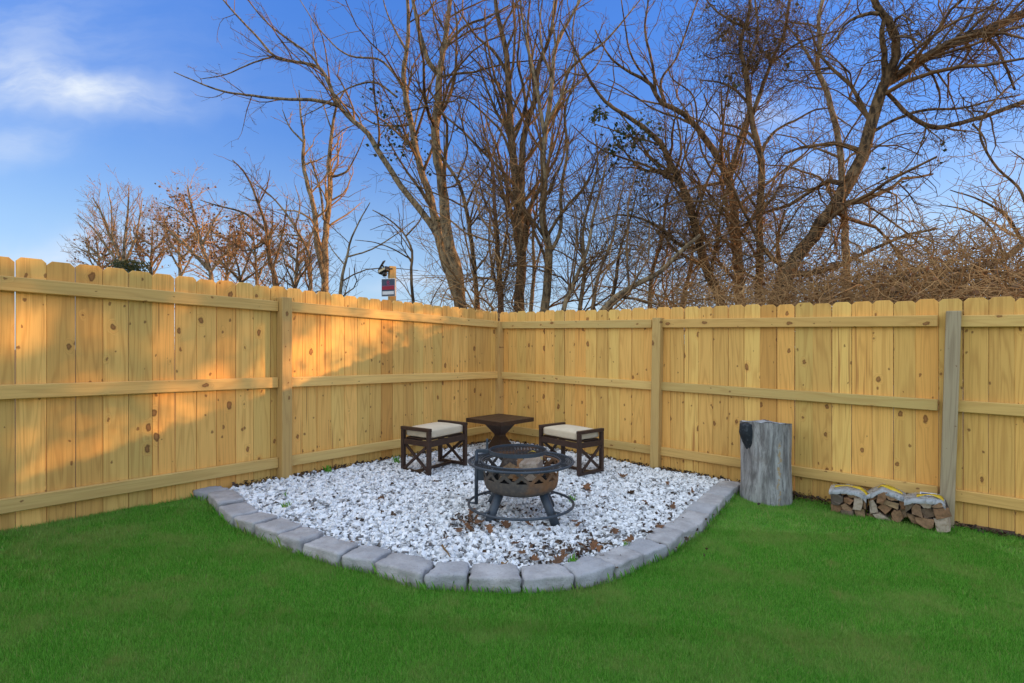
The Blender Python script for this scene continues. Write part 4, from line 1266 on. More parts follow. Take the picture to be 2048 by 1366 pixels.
prof = [(0.279, 0.425), (0.270, 0.424)]
nw = 22
for k in range(nw + 1): prof.append((0.2675 - 0.004 * (k / nw) ** 2, 0.42 - 0.125 * k / nw))
prof += [(0.259, 0.270), (0.250, 0.25), (0.232, 0.233), (0.20, 0.222), (0.14, 0.214), (0.07, 0.21), (0.008, 0.21)]
NTH, NREP = 280, 14
th = np.arange(NTH) * 2 * math.pi / NTH
V = np.array([[(r * math.cos(t), r * math.sin(t), z) for t in th] for r, z in prof]).reshape(-1, 3)
Q = []
for j in range(len(prof) - 1):
    for i in range(NTH):
        if 3 <= j < 2 + nw - 1:
            v = (j - 2 + 0.5) / nw / 0.80
            u = ((i + 0.5) / NTH * NREP) % 1.0
            if abs(v - u) > 0.155 and abs(v - (1 - u)) > 0.155 and 0.07 < v < 0.94: continue
        Q.append((j * NTH + i, j * NTH + (i + 1) % NTH, (j + 1) * NTH + (i + 1) % NTH, (j + 1) * NTH + i))
bowl = link('bowl', np_mesh('bowl', V, Q), MAT['rusty'], pit)
sm = bowl.modifiers.new('thickness', 'SOLIDIFY')
sm.thickness = 0.004
sm.offset = -1
mb = MB()
mb.tube(circle(0.375, 0.427), 0.0085, 8, True)
mb.tube(circle(0.283, 0.430), 0.0065, 8, True)
link('rim_ring', mb.mesh('rim_ring'), MAT['steel'], pit)
mb = MB()
for k in range(84):
    a = k * 2 * math.pi / 84
    for sg in (1, -1):
        t = np.linspace(0, 1, 5)
        rr = 0.283 + 0.092 * t
        aa = a + sg * t * 0.30
        mb.tube(np.stack([rr * np.cos(aa), rr * np.sin(aa), np.full(5, 0.427 + 0.002 * sg)], 1), 0.0017, 4, cap=False)
link('rim_mesh', mb.mesh('rim_mesh'), MAT['mesh'], pit)
# swing grill
GC = (-0.022, 0.02)
mb = MB()
t = np.arange(64) * 2 * math.pi / 64
ringv = []
for r_, z_ in ((0.209, 0.482), (0.209, 0.508), (0.203, 0.508), (0.203, 0.482)):
    ringv.append(np.stack([GC[0] + r_ * np.cos(t), GC[1] + r_ * np.sin(t), np.full(64, z_)], 1))
RV = np.concatenate(ringv)
RQ = []
for j in range(4):
    for i in range(64):
        RQ.append((j * 64 + i, j * 64 + (i + 1) % 64, ((j + 1) % 4) * 64 + (i + 1) % 64, ((j + 1) % 4) * 64 + i))
gr = link('swing_grill', np_mesh('swing_grill', RV, RQ, smooth=False), MAT['steel'], pit)
mb = MB()
for k in range(-9, 10):
    for sg in (1, -1):
        a = math.radians(27) * sg
        dx, dy = math.cos(a), math.sin(a)
        off = k * 0.0215
        nx, ny = -dy, dx
        if abs(off) > 0.2: continue
        hl = math.sqrt(0.2035 ** 2 - off ** 2)
        mb.tube([(GC[0] + nx * off - dx * hl, GC[1] + ny * off - dy * hl, 0.492 + 0.002 * sg), (GC[0] + nx * off + dx * hl, GC[1] + ny * off + dy * hl, 0.492 + 0.002 * sg)], 0.0015, 4, cap=False)
link('grill_mesh', mb.mesh('grill_mesh'), MAT['rust_mesh'], gr)
mb = MB()
mb.tube([(-0.322, 0.0, 0.115), (-0.322, 0.0, 0.50)], 0.0135, 10)
pole = link('grill_pole', mb.mesh('grill_pole'), MAT['steel'], pit)
bm = box_bm(0.095, 0.02, 0.026, 0.003, 1, (-0.277, 0.004, 0.497))
box_bm(0.016, 0.016, 0.075, 0.003, 1, (-0.245, 0.02, 0.545), bm)
link('grill_arm', bm_mesh('grill_arm', bm), MAT['steel'], pit)
bm = box_bm(0.062, 0.012, 0.12, 0.002, 1, (-0.294, 0.0, 0.345))
link('pole_bracket', bm_mesh('pole_bracket', bm), MAT['steel'], pit)
for sx in (-1, 1):
    for sy in (-1, 1):
        mb = MB()
        mb.tube([(sx * 0.148, sy * 0.14, 0.237), (sx * 0.232, sy * 0.225, 0.035)], 0.031, 18)
        link('leg', mb.mesh('leg'), MAT['steel'], pit)
mb = MB()
mb.tube(circle(0.3765, 0.125), 0.0095, 8, True)
for sx in (-1, 1):
    for sy in (-1, 1):
        mb.tube([(sx * 0.20, sy * 0.195, 0.125), (sx * 0.268, sy * 0.264, 0.125)], 0.007, 6)
mb.tube([(-0.322, 0.0, 0.12), (-0.374, 0.0, 0.125)], 0.006, 6)
link('foot_ring', mb.mesh('foot_ring'), MAT['steel'], pit)


MAT['pit_shade'] = m_plain('pit_shade_black_wood', (0.008, 0.008, 0.009), (0.022, 0.020, 0.019), 30, 0.9)  # near-black colour stands in for the shade inside the bowl


# split logs -----------------------------------------------------------
def log_mesh(prof_, length, seed, bark_faces=(), mats=('split', 'logbark')):
    """A split log along local y: outline prof_ (x,z), slightly twisted and tapered."""
    rr = random.Random(seed)
    pts = []
    n = len(prof_)
    dense = []
    src = []
    for i in range(n):
        a, b = prof_[i], prof_[(i + 1) % n]
        for k in range(3):
            t_ = k / 3
            dense.append((a[0] + (b[0] - a[0]) * t_, a[1] + (b[1] - a[1]) * t_))
            src.append(i)
    bm = bmesh.new()
    rings_ = []
    for j, yv in enumerate((-0.5, -0.47, -0.2, 0.15, 0.5)):
        tw = rr.uniform(-0.05, 0.05)
        s_ = 1.0 + rr.uniform(-0.05, 0.05)
        if j == 0: s_ *= 0.965
        ring = []
        for (x, z) in dense:
            j_ = rr.uniform(-0.0028, 0.0028)
            ring.append(bm.verts.new((x * s_ * math.cos(tw) - z * s_ * math.sin(tw) + j_, yv * length + (rr.uniform(-.006, .006) if j == 0 else 0), x * s_ * math.sin(tw) + z * s_ * math.cos(tw) + rr.uniform(-.0028, .0028))))
        rings_.append(ring)
    for a, b in zip(rings_[:-1], rings_[1:]):
        for i in range(len(a)):
            f = bm.faces.new((a[i], a[(i + 1) % len(a)], b[(i + 1) % len(a)], b[i]))
            f.material_index = 1 if src[i] in bark_faces else 0
    bm.faces.new(rings_[0])
    bm.faces.new(rings_[-1][::-1])
    me = bm_mesh('log', bm)
    for k in mats: me.materials.append(MAT[k])
    return me


def wedge(w, h, kind, rr):
    j = lambda s=0.1: rr.uniform(-s, s)
    if kind == 'quarter':
        return [(-w * .5, -h * (.5 + j())), (w * .5, -h * (.42 + j())), (w * (.48 + j()), h * .1), (w * .2, h * (.5 + j(.06))), (-w * (.4 + j()), h * .45)], (2, 3)
    if kind == 'tri':
        return [(-w * .5, -h * .45), (w * .5, -h * (.4 + j())), (w * .1, h * .5), (-w * .3, h * (.4 + j()))], (3,)
    if kind == 'round':
        return [(-w * .5, 0), (-w * .38, -h * .4), (0, -h * .5), (w * .4, -h * .38), (w * .5, 0.02 * h), (w * .36, h * .4), (0, h * .5), (-w * .4, h * .36)], (0, 1, 2, 5, 6, 7)
    return [(-w * .5, -h * (.5 + j(.05))), (w * .5, -h * (.5 + j())), (w * (.45 + j()), h * (.5 + j())), (-w * (.47 + j(.06)), h * .46)], (2,)




def bundle(px, py, label, faces, film, seed, strap=None, lab=None):
    """A wrapped bundle of split firewood, logs end-on to the yard. Faces, film edge and strap are outlines in an enlarged view
    of the photograph (7.585 times, from 1640, 950), laid on the upright plane through the bundle's front foot."""
    g = G(px, py)
    root = empty('firewood_bundle', (g.x, g.y, g.z), math.atan2(DR.y, DR.x))
    tag(root, label, 'firewood', 'firewood bundles along the right fence')
    rr = random.Random(seed)

    def on_plane(zx, zy):
        a_, b_ = (1640 + zx / 7.585 - CX) / F, (VH - 950 - zy / 7.585) / F
        t_ = (0.618 * g.x + 0.786 * g.y) / (0.618 * a_ + 0.786)
        return ((a_ * t_ - g.x) * DR.x + (t_ - g.y) * DR.y, EYE + b_ * t_ - g.z)

    for i, (poly, mt) in enumerate(faces):
        pp = [on_plane(*p_) for p_ in poly]
        cx_, cz_ = sum(p_[0] for p_ in pp) / len(pp), sum(p_[1] for p_ in pp) / len(pp)
        prof_ = [((p_[0] - cx_) * 1.02, (p_[1] - cz_) * 1.02) for p_ in pp]
        if sum(prof_[k][0] * prof_[(k + 1) % len(prof_)][1] - prof_[(k + 1) % len(prof_)][0] * prof_[k][1] for k in range(len(prof_))) < 0: prof_ = prof_[::-1]
        n_ = len(prof_)
        bk = {'b': tuple(range(n_)), 's': (rr.randrange(n_),), 'p': ()}[mt]
        mats = ('split_pale' if mt == 'p' else 'split', 'logbark')
        me = log_mesh(prof_, 0.21 + rr.uniform(-.015, .015), seed * 50 + i, bk, mats)
        link('log', me, None, root, (cx_, 0.105 + rr.uniform(-.022, .018), cz_), (rr.uniform(-.03, .03), 0, rr.uniform(-.06, .06)))
    wt_ = [on_plane(*p_) for p_ in film]
    fx, fz = [p_[0] for p_ in wt_], [p_[1] for p_ in wt_]
    # clear film lying over the top of the logs, its front edge turned down
    bm = bmesh.new()
    NX, NY = 26, 10
    gv = []
    for j in range(NY):
        row = []
        for i in range(NX):
            a_, b_ = i / (NX - 1), j / (NY - 1)
            x = fx[0] + (fx[-1] - fx[0]) * a_
            z = np.interp(x, fx, fz)
            y = -0.026 + max(0, b_ - 0.2) / 0.8 * 0.24
            crease = 0.007 * mnoise.noise(Vector((x * 30 + y * 22, y * 45, seed))) + 0.004 * mnoise.noise(Vector((x * 70, y * 70, seed + 3)))
            zz = z + 0.006 - 0.030 * max(0, 1 - b_ / 0.2) + crease + 0.012 * math.sin(max(0, b_ - .2) / .8 * math.pi)
            row.append(bm.verts.new((x, y + 0.004 * mnoise.noise(Vector((x * 40, b_ * 9, seed))), zz)))
        gv.append(row)
    for j in range(NY - 1):
        for i in range(NX - 1):
            bm.faces.new((gv[j][i], gv[j][i + 1], gv[j + 1][i + 1], gv[j + 1][i]))
    link('plastic_wrap', bm_mesh('plastic_wrap', bm, True), MAT['film'], root)
    if strap:
        x0_, x1_, yb, bow = strap
        t_ = np.linspace(0, 1, 15)
        wv, qs = [], []
        for t in t_:
            x = x0_ + (x1_ - x0_) * t
            z = np.interp(x, fx, fz) + 0.012 + abs(bow) * math.sin(t * math.pi) + 0.010
            y = yb + bow * 1.2 * math.sin(t * math.pi)
            tw_ = 0.5 * math.sin(t * 5 + seed)
            dy_, dz_ = 0.014 * math.cos(tw_), 0.012 * math.sin(tw_) + 0.006
            wv += [(x, y - dy_, z - dz_), (x, y + dy_, z + dz_), (x, y + dy_ + .001, z + dz_ + .0016), (x, y - dy_ + .001, z - dz_ + .0016)]
        for i in range(14):
            for k in range(4): qs.append((i * 4 + k, i * 4 + (k + 1) % 4, i * 4 + 4 + (k + 1) % 4, i * 4 + 4 + k))
        link('strap_handle', np_mesh('strap_handle', wv, qs), MAT['wrap_yellow'], root)
    if lab is not None:
        lb = link('label', bm_mesh('label', box_bm(0.10, 0.002, 0.10, 0)), MAT['label_white'], root, (lab, 0.07, float(np.interp(lab, fx, fz)) + 0.018), (math.radians(-80), 0, 0))
        for k, (lx, lz, lw, lh) in enumerate(((-0.015, 0.02, 0.055, 0.03), (0.0, -0.012, 0.085, 0.008), (-0.01, -0.03, 0.065, 0.006))):
            link('print', bm_mesh('print', box_bm(lw, 0.001, lh, 0)), MAT['label_dark'], lb, (lx, -0.0017, lz))
    return root


bundle(1697, 1031, 'leftmost wrapped firewood bundle, the one nearest the grey stump', [
    ([(168, 262), (250, 256), (352, 330), (345, 400), (270, 452), (185, 425)], 'b'), ([(295, 262), (370, 262), (388, 302), (330, 312)], 's'), ([(368, 342), (440, 348), (518, 390), (450, 447), (362, 402)], 's'),
    ([(318, 450), (390, 428), (503, 520), (482, 545), (348, 532)], 's'), ([(520, 342), (642, 348), (648, 430), (622, 522), (503, 512)], 'p'), ([(400, 296), (562, 306), (545, 342), (458, 356)], 's'),
    ([(153, 448), (300, 468), (322, 540), (292, 640), (165, 620)], 's'), ([(328, 540), (512, 545), (522, 660), (345, 650)], 's'), ([(513, 525), (662, 530), (675, 672), (535, 670)], 's'), ([(653, 365), (695, 378), (695, 525), (658, 512)], 'b')],
    [(140, 235), (380, 232), (600, 275), (665, 320), (705, 372)], 3, (-0.10, 0.14, 0.06, 0.006))
bundle(1776, 1042, 'middle firewood bundle with dark bark logs under its film and yellow strap', [
    ([(733, 388), (800, 378), (852, 470), (868, 562), (755, 572)], 'p'), ([(866, 300), (930, 250), (1014, 258), (988, 350), (930, 432), (846, 402)], 's'), ([(1000, 308), (1060, 298), (1204, 350), (1192, 392), (1050, 372)], 'b'),
    ([(948, 420), (1000, 368), (1204, 430), (1192, 522), (1000, 452)], 'b'), ([(866, 500), (950, 430), (1088, 510), (980, 602)], 's'), ([(1066, 590), (1120, 538), (1204, 548), (1258, 650), (1200, 722), (1086, 700)], 's'),
    ([(785, 580), (900, 568), (1084, 700), (1050, 745), (880, 690)], 'p'), ([(1198, 378), (1302, 398), (1314, 500), (1218, 524)], 'b'), ([(718, 308), (852, 288), (852, 362), (738, 382)], 'b'), ([(715, 580), (790, 590), (880, 690), (740, 680)], 's'),
    ([(1200, 525), (1290, 520), (1310, 640), (1250, 650)], 'b')],
    [(700, 325), (850, 262), (930, 222), (1100, 285), (1230, 335), (1300, 380)], 5, (-0.07, 0.09, 0.05, 0.006))
bundle(1850, 1060, 'rightmost firewood bundle, its logs slumped against the grey post', [
    ([(1388, 480), (1450, 438), (1512, 470), (1553, 640), (1396, 592)], 's'), ([(1518, 530), (1692, 498), (1748, 640), (1588, 672)], 's'), ([(1698, 498), (1932, 478), (1985, 618), (1752, 655)], 'b'),
    ([(1436, 640), (1600, 658), (1732, 680), (1724, 800), (1640, 830), (1470, 740)], 's'), ([(1740, 668), (1936, 643), (1990, 845), (1800, 868)], 'p'), ([(1476, 398), (1704, 398), (1724, 450), (1660, 492), (1560, 492)], 'p'),
    ([(1306, 428), (1444, 428), (1402, 500), (1316, 562)], 's'), ([(1698, 462), (1820, 408), (1904, 470), (1720, 492)], 'b'), ([(1300, 580), (1390, 595), (1440, 640), (1470, 745), (1380, 725)], 'b')],
    [(1278, 400), (1400, 372), (1700, 378), (1840, 408), (1905, 470)], 9, (-0.05, 0.11, 0.04, -0.012), 0.02)

# wood lying in the fire pit: a small opened bundle, tall enough to show over the rim
pb = empty('firewood_bundle', (FP.x, FP.y + 0.02, FP.z + 0.216), math.radians(-6))
tag(pb, 'opened bundle of split firewood with a yellow strap inside the fire pit', 'firewood')
for i, (x, y, z, prof_, mats, bk, rz) in enumerate((
        (-0.085, 0.0, 0.05, [(-.06, -.05), (.06, -.05), (.05, .04), (-.05, .045)], ('pit_shade', 'pit_shade'), (2, 3), 4),
        (0.055, 0.02, 0.05, [(-.07, -.05), (.075, -.05), (.07, .045), (-.06, .045)], ('pit_shade', 'pit_shade'), (), -3),
        (-0.075, -0.005, 0.155, [(-.085, -.045), (.04, -.045), (.045, .045), (0, .075), (-.05, .045)], ('split', 'logbark'), (2, 3, 4), 6),
        (-0.012, -0.012, 0.15, [(-.036, -.05), (.03, -.05), (.036, .04), (-.02, .045)], ('split_orange', 'logbark'), (), 2),
        (0.075, -0.01, 0.165, [(-.062, -.065), (.066, -.06), (.068, .05), (-.058, .055)], ('split_pale', 'logbark'), (), -5))):
    link('log', log_mesh(prof_, 0.30, 900 + i, bk, mats), None, pb, (x, y, z), (0, 0, math.radians(rz)))
for i, (x, y, z, w_, h_, rz, ry) in enumerate(((-0.075, -0.105, 0.085, 0.07, 0.08, 82, 8), (0.07, -0.11, 0.08, 0.07, 0.075, 96, -14), (0.15, 0.0, 0.08, 0.07, 0.08, 12, 10), (-0.155, 0.03, 0.075, 0.07, 0.08, 170, 0))):  # black pieces added behind the lattice so its openings look shaded
    pr_, bk_ = wedge(w_, h_, 'quarter', random.Random(i))
    link('shade_log', log_mesh(pr_, 0.13, 950 + i, bk_, ('pit_shade', 'pit_shade')), None, pb, (x, y, z), (0, math.radians(ry), math.radians(rz)))
mb = MB()
t_ = np.linspace(0, 1, 15)
pts = np.stack([0.01 + 0.15 * t_, -0.05 + 0.05 * np.sin(t_ * 3), 0.222 + 0.052 * np.sin(t_ * math.pi) + 0.004], 1)
wv, qs = [], []
for p_ in pts: wv += [(p_[0], p_[1] - .011, p_[2]), (p_[0], p_[1] + .011, p_[2]), (p_[0], p_[1] + .011, p_[2] + .002), (p_[0], p_[1] - .011, p_[2] + .002)]
for i in range(14):
    for k in range(4): qs.append((i * 4 + k, i * 4 + (k + 1) % 4, i * 4 + 4 + (k + 1) % 4, i * 4 + 4 + k))
link('strap_handle', np_mesh('strap_handle', wv, qs), MAT['wrap_yellow'], pb)

# ------------------------------------------------------------------ side table
ta = math.atan2(DR.y, DR.x)
TX, TY = -0.138, 6.0
table = empty('side_table', (TX, TY, GZ(TX) + 0.05), ta + math.radians(-4))
tag(table, 'square dark brown side table on an hourglass base in the fence corner', 'table')
HS, ZT = 0.278, 0.382
link('tabletop', bm_mesh('tabletop', box_bm(2 * HS - 0.06, 2 * HS - 0.06, 0.030, 0.0, 1, (0, 0, ZT - 0.022))), MAT['brown_metal'], table)
for k in range(4):
    a = k * math.pi / 2
    L_ = 2 * HS if k % 2 == 0 else 2 * HS - 0.062
    link('edge_board', bm_mesh('edge_board', box_bm(L_, 0.03, 0.046, 0.004, 2)), MAT['brown_metal'], table, (math.sin(a) * (HS - 0.015), -math.cos(a) * (HS - 0.015), ZT - 0.023), (0, 0, a))
for k in range(5):
    w_ = (2 * HS - 0.064) / 5
    link('slat', bm_mesh('slat', box_bm(2 * HS - 0.064, w_ - 0.004, 0.010, 0.002, 1)), MAT['brown_metal'], table, (0, -HS + 0.032 + w_ * (k + 0.5), ZT - 0.0058))
bm = bmesh.new()
lv = [(0.125, 0.0), (0.125, 0.018), (0.048, 0.175), (0.048, 0.195), (0.145, 0.335)]
rings_ = [[bm.verts.new((sx * r, sy * r, z)) for sx, sy in ((-1, -1), (1, -1), (1, 1), (-1, 1))] for r, z in lv]
for a, b in zip(rings_[:-1], rings_[1:]):
    for i in range(4): bm.faces.new((a[i], a[(i + 1) % 4], b[(i + 1) % 4], b[i]))
bm.faces.new(rings_[0][::-1])
bm.faces.new(rings_[-1])
bmesh.ops.bevel(bm, geom=list(bm.edges), offset=0.003, segments=1, affect='EDGES')
link('pedestal', bm_mesh('pedestal', bm), MAT['brown_metal'], table)


# ------------------------------------------------------------------ stools
def cushion_mesh(L, W, H):
    bm = bmesh.new()
    bmesh.ops.create_cube(bm, size=2.0)
    bmesh.ops.subdivide_edges(bm, edges=bm.edges[:], cuts=9, use_grid_fill=True)
    for v in bm.verts:
        x, y, z = v.co
        r = 0.28
        d = Vector((max(abs(x) - (1 - r * .35), 0) / .35, max(abs(y) - (1 - r * .5), 0) / .5, max(abs(z) - (1 - r * 2), 0) / 2))
        if d.length > 0:
            k = d.normalized() * r
            x = math.copysign(min(abs(x), 1 - r * .35) + k.x * .35, x)
            y = math.copysign(min(abs(y), 1 - r * .5) + k.y * .5, y)
            z = math.copysign(min(abs(z), 1 - r * 2) + k.z * 2, z)
        bul = (1 - x * x) * (1 - y * y)
        zz = z * H / 2 + (0.020 * bul if z > 0 else 0) + 0.003 * mnoise.noise(Vector((x * 2, y * 2, 1)))
        v.co = (x * L / 2, y * W / 2, zz)
    return bm_mesh('cushion', bm, True)


def stool(loc, rz, L, W, label):
    """Local x: long side. The two short sides carry arm bars and crossed braces."""
    root = empty('cushioned_stool', loc, rz)
    tag(root, label, 'stool', 'cushioned stools beside the fire pit')
    B = MAT['brown_metal']
    t = 0.036
    HT = 0.425
    lx, ly = L / 2 - t / 2, W / 2 - t / 2
    def part(name, sx, sy, sz, c, rot=None, bev=0.005):
        return link(name, bm_mesh(name, box_bm(sx, sy, sz, bev, 2)), B, root, c, rot or (0, 0, 0))
    for sx in (-1, 1):
        for sy in (-1, 1):
            part('leg', t, t, HT - 0.032, (sx * lx, sy * ly, (HT - 0.032) / 2))
        part('arm_bar', t + 0.004, W + 0.004, 0.032, (sx * lx, 0, HT - 0.016))
        part('foot_rail', t * .85, W - 2 * t - 0.002, 0.03, (sx * lx, 0, 0.017))
        part('side_rail', t * .8, W - 2 * t - 0.002, 0.05, (sx * lx, 0, 0.285))
        hz0, hz1 = 0.034, 0.258
        yy_ = W / 2 - t - 0.004
        for k, sy in enumerate((1, -1)):
            ln = math.hypot(2 * yy_, hz1 - hz0) - 0.02
            an = math.atan2(hz1 - hz0, 2 * yy_)
            part('cross_brace', 0.016, ln, 0.026, (sx * (lx - 0.0 + 0.0085 * (k * 2 - 1)), 0, (hz0 + hz1) / 2), (sy * an, 0, 0), 0.003)
    for sy in (-1, 1):
        part('seat_rail', L - 2 * t - 0.002, t * .8, 0.055, (0, sy * ly, 0.283))
    part('stretcher', L - 2 * t - 0.002, 0.03, 0.026, (0, 0, 0.017))
    part('seat_panel', L - 2 * t - 0.004, W - t * 1.9, 0.014, (0, 0, 0.318))
    link('cushion', cushion_mesh(L - 2 * t - 0.012, W - 0.03, 0.082), MAT['cushion'], root, (0, 0, 0.368))
    return root


a = G(858, 952, 0.055)
long_, short_ = Vector((0.56, 0.83)).normalized(), Vector((-0.83, 0.56))
c = Vector((a.x, a.y)) + long_ * 0.27 + short_ * 0.175
stool((c.x, c.y, GZ(c.x) + 0.052), math.atan2(long_.y, long_.x), 0.55, 0.36, 'stool left of the fire pit, cream cushion between dark brown arm bars')
a = G(1157, 953, 0.055)
long_, short_ = Vector((-0.63, 0.777)).normalized(), Vector((0.70, 0.714)).normalized()
short_ = Vector((0.777, 0.63)).normalized()
c = Vector((a.x, a.y)) + long_ * 0.275 + short_ * 0.175
stool((c.x, c.y, GZ(c.x) + 0.052), math.atan2(long_.y, long_.x), 0.57, 0.35, 'stool right of the side table, cream cushion partly behind the fire pit')

# ------------------------------------------------------------------ stump
SX_, SY_ = 2.235, 4.58
stump = empty('tree_stump', (SX_, SY_, GZ(SX_)))
tag(stump, 'tall weathered grey tree stump with a charred knob at its upper left', 'stump')
NT_, NZ_ = 72, 26
bm = bmesh.new()
rg = []
for j in range(NZ_ + 1):
    w = j / NZ_
    row = []
    for i in range(NT_):
        a = i * 2 * math.pi / NT_
        d = Vector((math.cos(a), math.sin(a), 0))
        r = 0.203 + 0.012 * (1 - w) ** 3 + 0.004 * math.sin(a * 3 + 1)
        r += 0.010 * mnoise.noise(Vector((d.x * 2.2, d.y * 2.2, w * 1.2))) + 0.010 * mnoise.noise(Vector((d.x * 8, d.y * 8, w * 1.5))) + 0.006 * mnoise.noise(Vector((d.x * 22, d.y * 22, w * 3)))
        top = 0.675 - 0.012 * d.x - 0.02 * d.y
        z = -0.05 + w * (top + 0.05)
        row.append(bm.verts.new((d.x * r, d.y * r, z)))
    rg.append(row)
for a, b in zip(rg[:-1], rg[1:]):
    for i in range(NT_): bm.faces.new((a[i], a[(i + 1) % NT_], b[(i + 1) % NT_], b[i]))
link('trunk', bm_mesh('trunk', bm, True), MAT['stump'], stump)
bm = bmesh.new()
rows = []
for k, f_ in enumerate((1.0, 0.985, 0.93, 0.7, 0.45, 0.2)):
    rows.append([bm.verts.new((v_[0] * f_, v_[1] * f_, v_[2] + (0.0, 0.006, 0.007, 0.004, 0.006, 0.008)[k] + 0.004 * mnoise.noise(Vector((v_[0] * 12, v_[1] * 12, k))))) for v_ in
                 [(0.204 * math.cos(i * 2 * math.pi / NT_), 0.204 * math.sin(i * 2 * math.pi / NT_), 0.672 - 0.012 * math.cos(i * 2 * math.pi / NT_) - 0.02 * math.sin(i * 2 * math.pi / NT_)) for i in range(NT_)]])
for a, b in zip(rows[:-1], rows[1:]):
    for i in range(NT_): bm.faces.new((a[i], a[(i + 1) % NT_], b[(i + 1) % NT_], b[i]))
bm.faces.new(rows[-1])
link('cut_top', bm_mesh('cut_top', bm, True), MAT['cut'], stump)
# charred knob: a short branch collar whose cut faces left and to the front
bm = bmesh.new()
bmesh.ops.create_icosphere(bm, subdivisions=4, radius=1.0)
for v in bm.verts:
    x, y, z = v.co
    k = 1 + 0.10 * mnoise.noise(v.co * 2.2) + 0.05 * mnoise.noise(v.co * 6)
    zz = z * 0.19 * k
    if z < 0: x = x * (1 + 0.8 * z) - z * 0.55
    if zz > 0.072: zz = 0.072 + (zz - 0.072) * 0.12
    xx = x * 0.056 * k
    v.co = (xx, y * 0.068 * k, zz)
link('burnt_knob', bm_mesh('burnt_knob', bm, True), MAT['char'], stump, (-0.192, -0.055, 0.595), (0, 0, math.radians(15)))

# ------------------------------------------------------------------ gravel
HULLS = []
for k in range(10):
    bm = bmesh.new()
    for q in range(9):
        v = Vector((random.gauss(0, 1), random.gauss(0, 1), random.gauss(0, 1))).normalized()
        bm.verts.new((v.x * random.uniform(.8, 1.15), v.y * random.uniform(.6, .95), v.z * random.uniform(.45, .75)))
    r_ = bmesh.ops.convex_hull(bm, input=bm.verts[:])
    bmesh.ops.delete(bm, geom=[e for e in r_['geom_interior'] if isinstance(e, bmesh.types.BMVert)], context='VERTS')
    bmesh.ops.triangulate(bm, faces=bm.faces[:])
    bm.verts.index_update()
    HULLS.append((np.array([v.co[:] for v in bm.verts]), np.array([[v.index for v in f.verts] for f in bm.faces])))
    bm.free()


def scatter_in(poly, n, margin=None):
    p = np.array([q[:2] for q in poly])
    lo, hi = p.min(0), p.max(0)
    out = np.zeros((0, 2))
    while len(out) < n:
        c_ = rng.uniform(lo, hi, (n, 2))
        out = np.concatenate([out, c_[in_poly(c_[:, 0], c_[:, 1], poly)]])
    return out[:n]


def fence_dist(x, y):
    """Distance inside the yard from the right and the left fence face."""
    dr = -((x - CORNER.x) * 0.618 + (y - CORNER.y) * 0.786)
    dl = ((x - CORNER.x) * 0.787 - (y - CORNER.y) * 0.617)
    return dr, dl


NG = 40000
xy = scatter_in(bed_poly, NG)
d1, d2 = fence_dist(xy[:, 0], xy[:, 1])
keep = (d1 > 0.05) & (d2 > 0.05) & (rng.uniform(0, 1, NG) < np.clip((np.minimum(d1, d2) - 0.02) / 0.12, 0.25, 1))
xy = xy[keep]
n_ = len(xy)
size = np.exp(rng.normal(math.log(0.0180), 0.30, n_)).clip(0.009, 0.034)
Rm = rand_rot(n_, 0.45)
zz = np.array([GZ(x) for x in xy[:, 0]]) + 0.024 + rng.uniform(0.0, 0.030, n_) + 0.008 * np.sin(xy[:, 0] * 5) * np.cos(xy[:, 1] * 4)
mb = MB()
var = rng.integers(0, len(HULLS), n_)
for k, (hv, ht) in enumerate(HULLS):
    m_ = var == k
    V = np.einsum('nij,vj->nvi', Rm[m_], hv) * size[m_][:, None, None]
    V += np.stack([xy[m_][:, 0], xy[m_][:, 1], zz[m_]], 1)[:, None, :]
    T = ht[None] + (np.arange(m_.sum()) * len(hv))[:, None, None]
    mb.add(V.reshape(-1, 3), None, T.reshape(-1, 3))
o = link('gravel', mb.mesh('gravel', False), MAT['gravel'])
tag(o, 'white marble gravel filling the bed inside the grey stone border', 'gravel', kind='stuff')

# ------------------------------------------------------------------ grass
bo = np.array(bed_out)


def grass(n, box, wid, hgt, one=False):
    x = rng.uniform(box[0], box[1], n)
    y = rng.uniform(box[2], box[3], n)
    d1, d2 = fence_dist(x, y)
    k = (d1 > 0.0) & (d2 > 0.0) & ~in_poly(x, y, bed_out) & ((x - SX_) ** 2 + (y - SY_) ** 2 > 0.04)
    x, y = x[k], y[k]
    n = len(x)
    h = hgt * np.exp(rng.normal(0, 0.38, n))
    w = wid * rng.uniform(0.7, 1.3, n)
    a = rng.uniform(0, 2 * math.pi, n)
    lean = rng.uniform(0.05, 0.75, n)
    la = rng.uniform(0, 2 * math.pi, n)
    z = -0.041 * np.clip(x, -7, 7)
    bx, by = np.cos(a) * w / 2, np.sin(a) * w / 2
    lx, ly = np.cos(la) * lean * h, np.sin(la) * lean * h
    V = np.empty((n, 4, 3))
    V[:, 0] = np.stack([x - bx, y - by, z], 1)
    V[:, 1] = np.stack([x + bx, y + by, z], 1)
    V[:, 2] = np.stack([x + bx * .8 + lx * .35, y + by * .8 + ly * .35, z + h * 0.62], 1)
    V[:, 3] = np.stack([x + lx, y + ly, z + h * (1.05 - 0.42 * lean)], 1)
    if one:
        return V[:, (0, 1, 3)].reshape(-1, 3), np.arange(n * 3).reshape(n, 3)
    b = (np.arange(n) * 4)[:, None]
    T = np.concatenate([b + np.array([[0, 1, 2]]), b + np.array([[0, 2, 3]])])
    return V.reshape(-1, 3), T


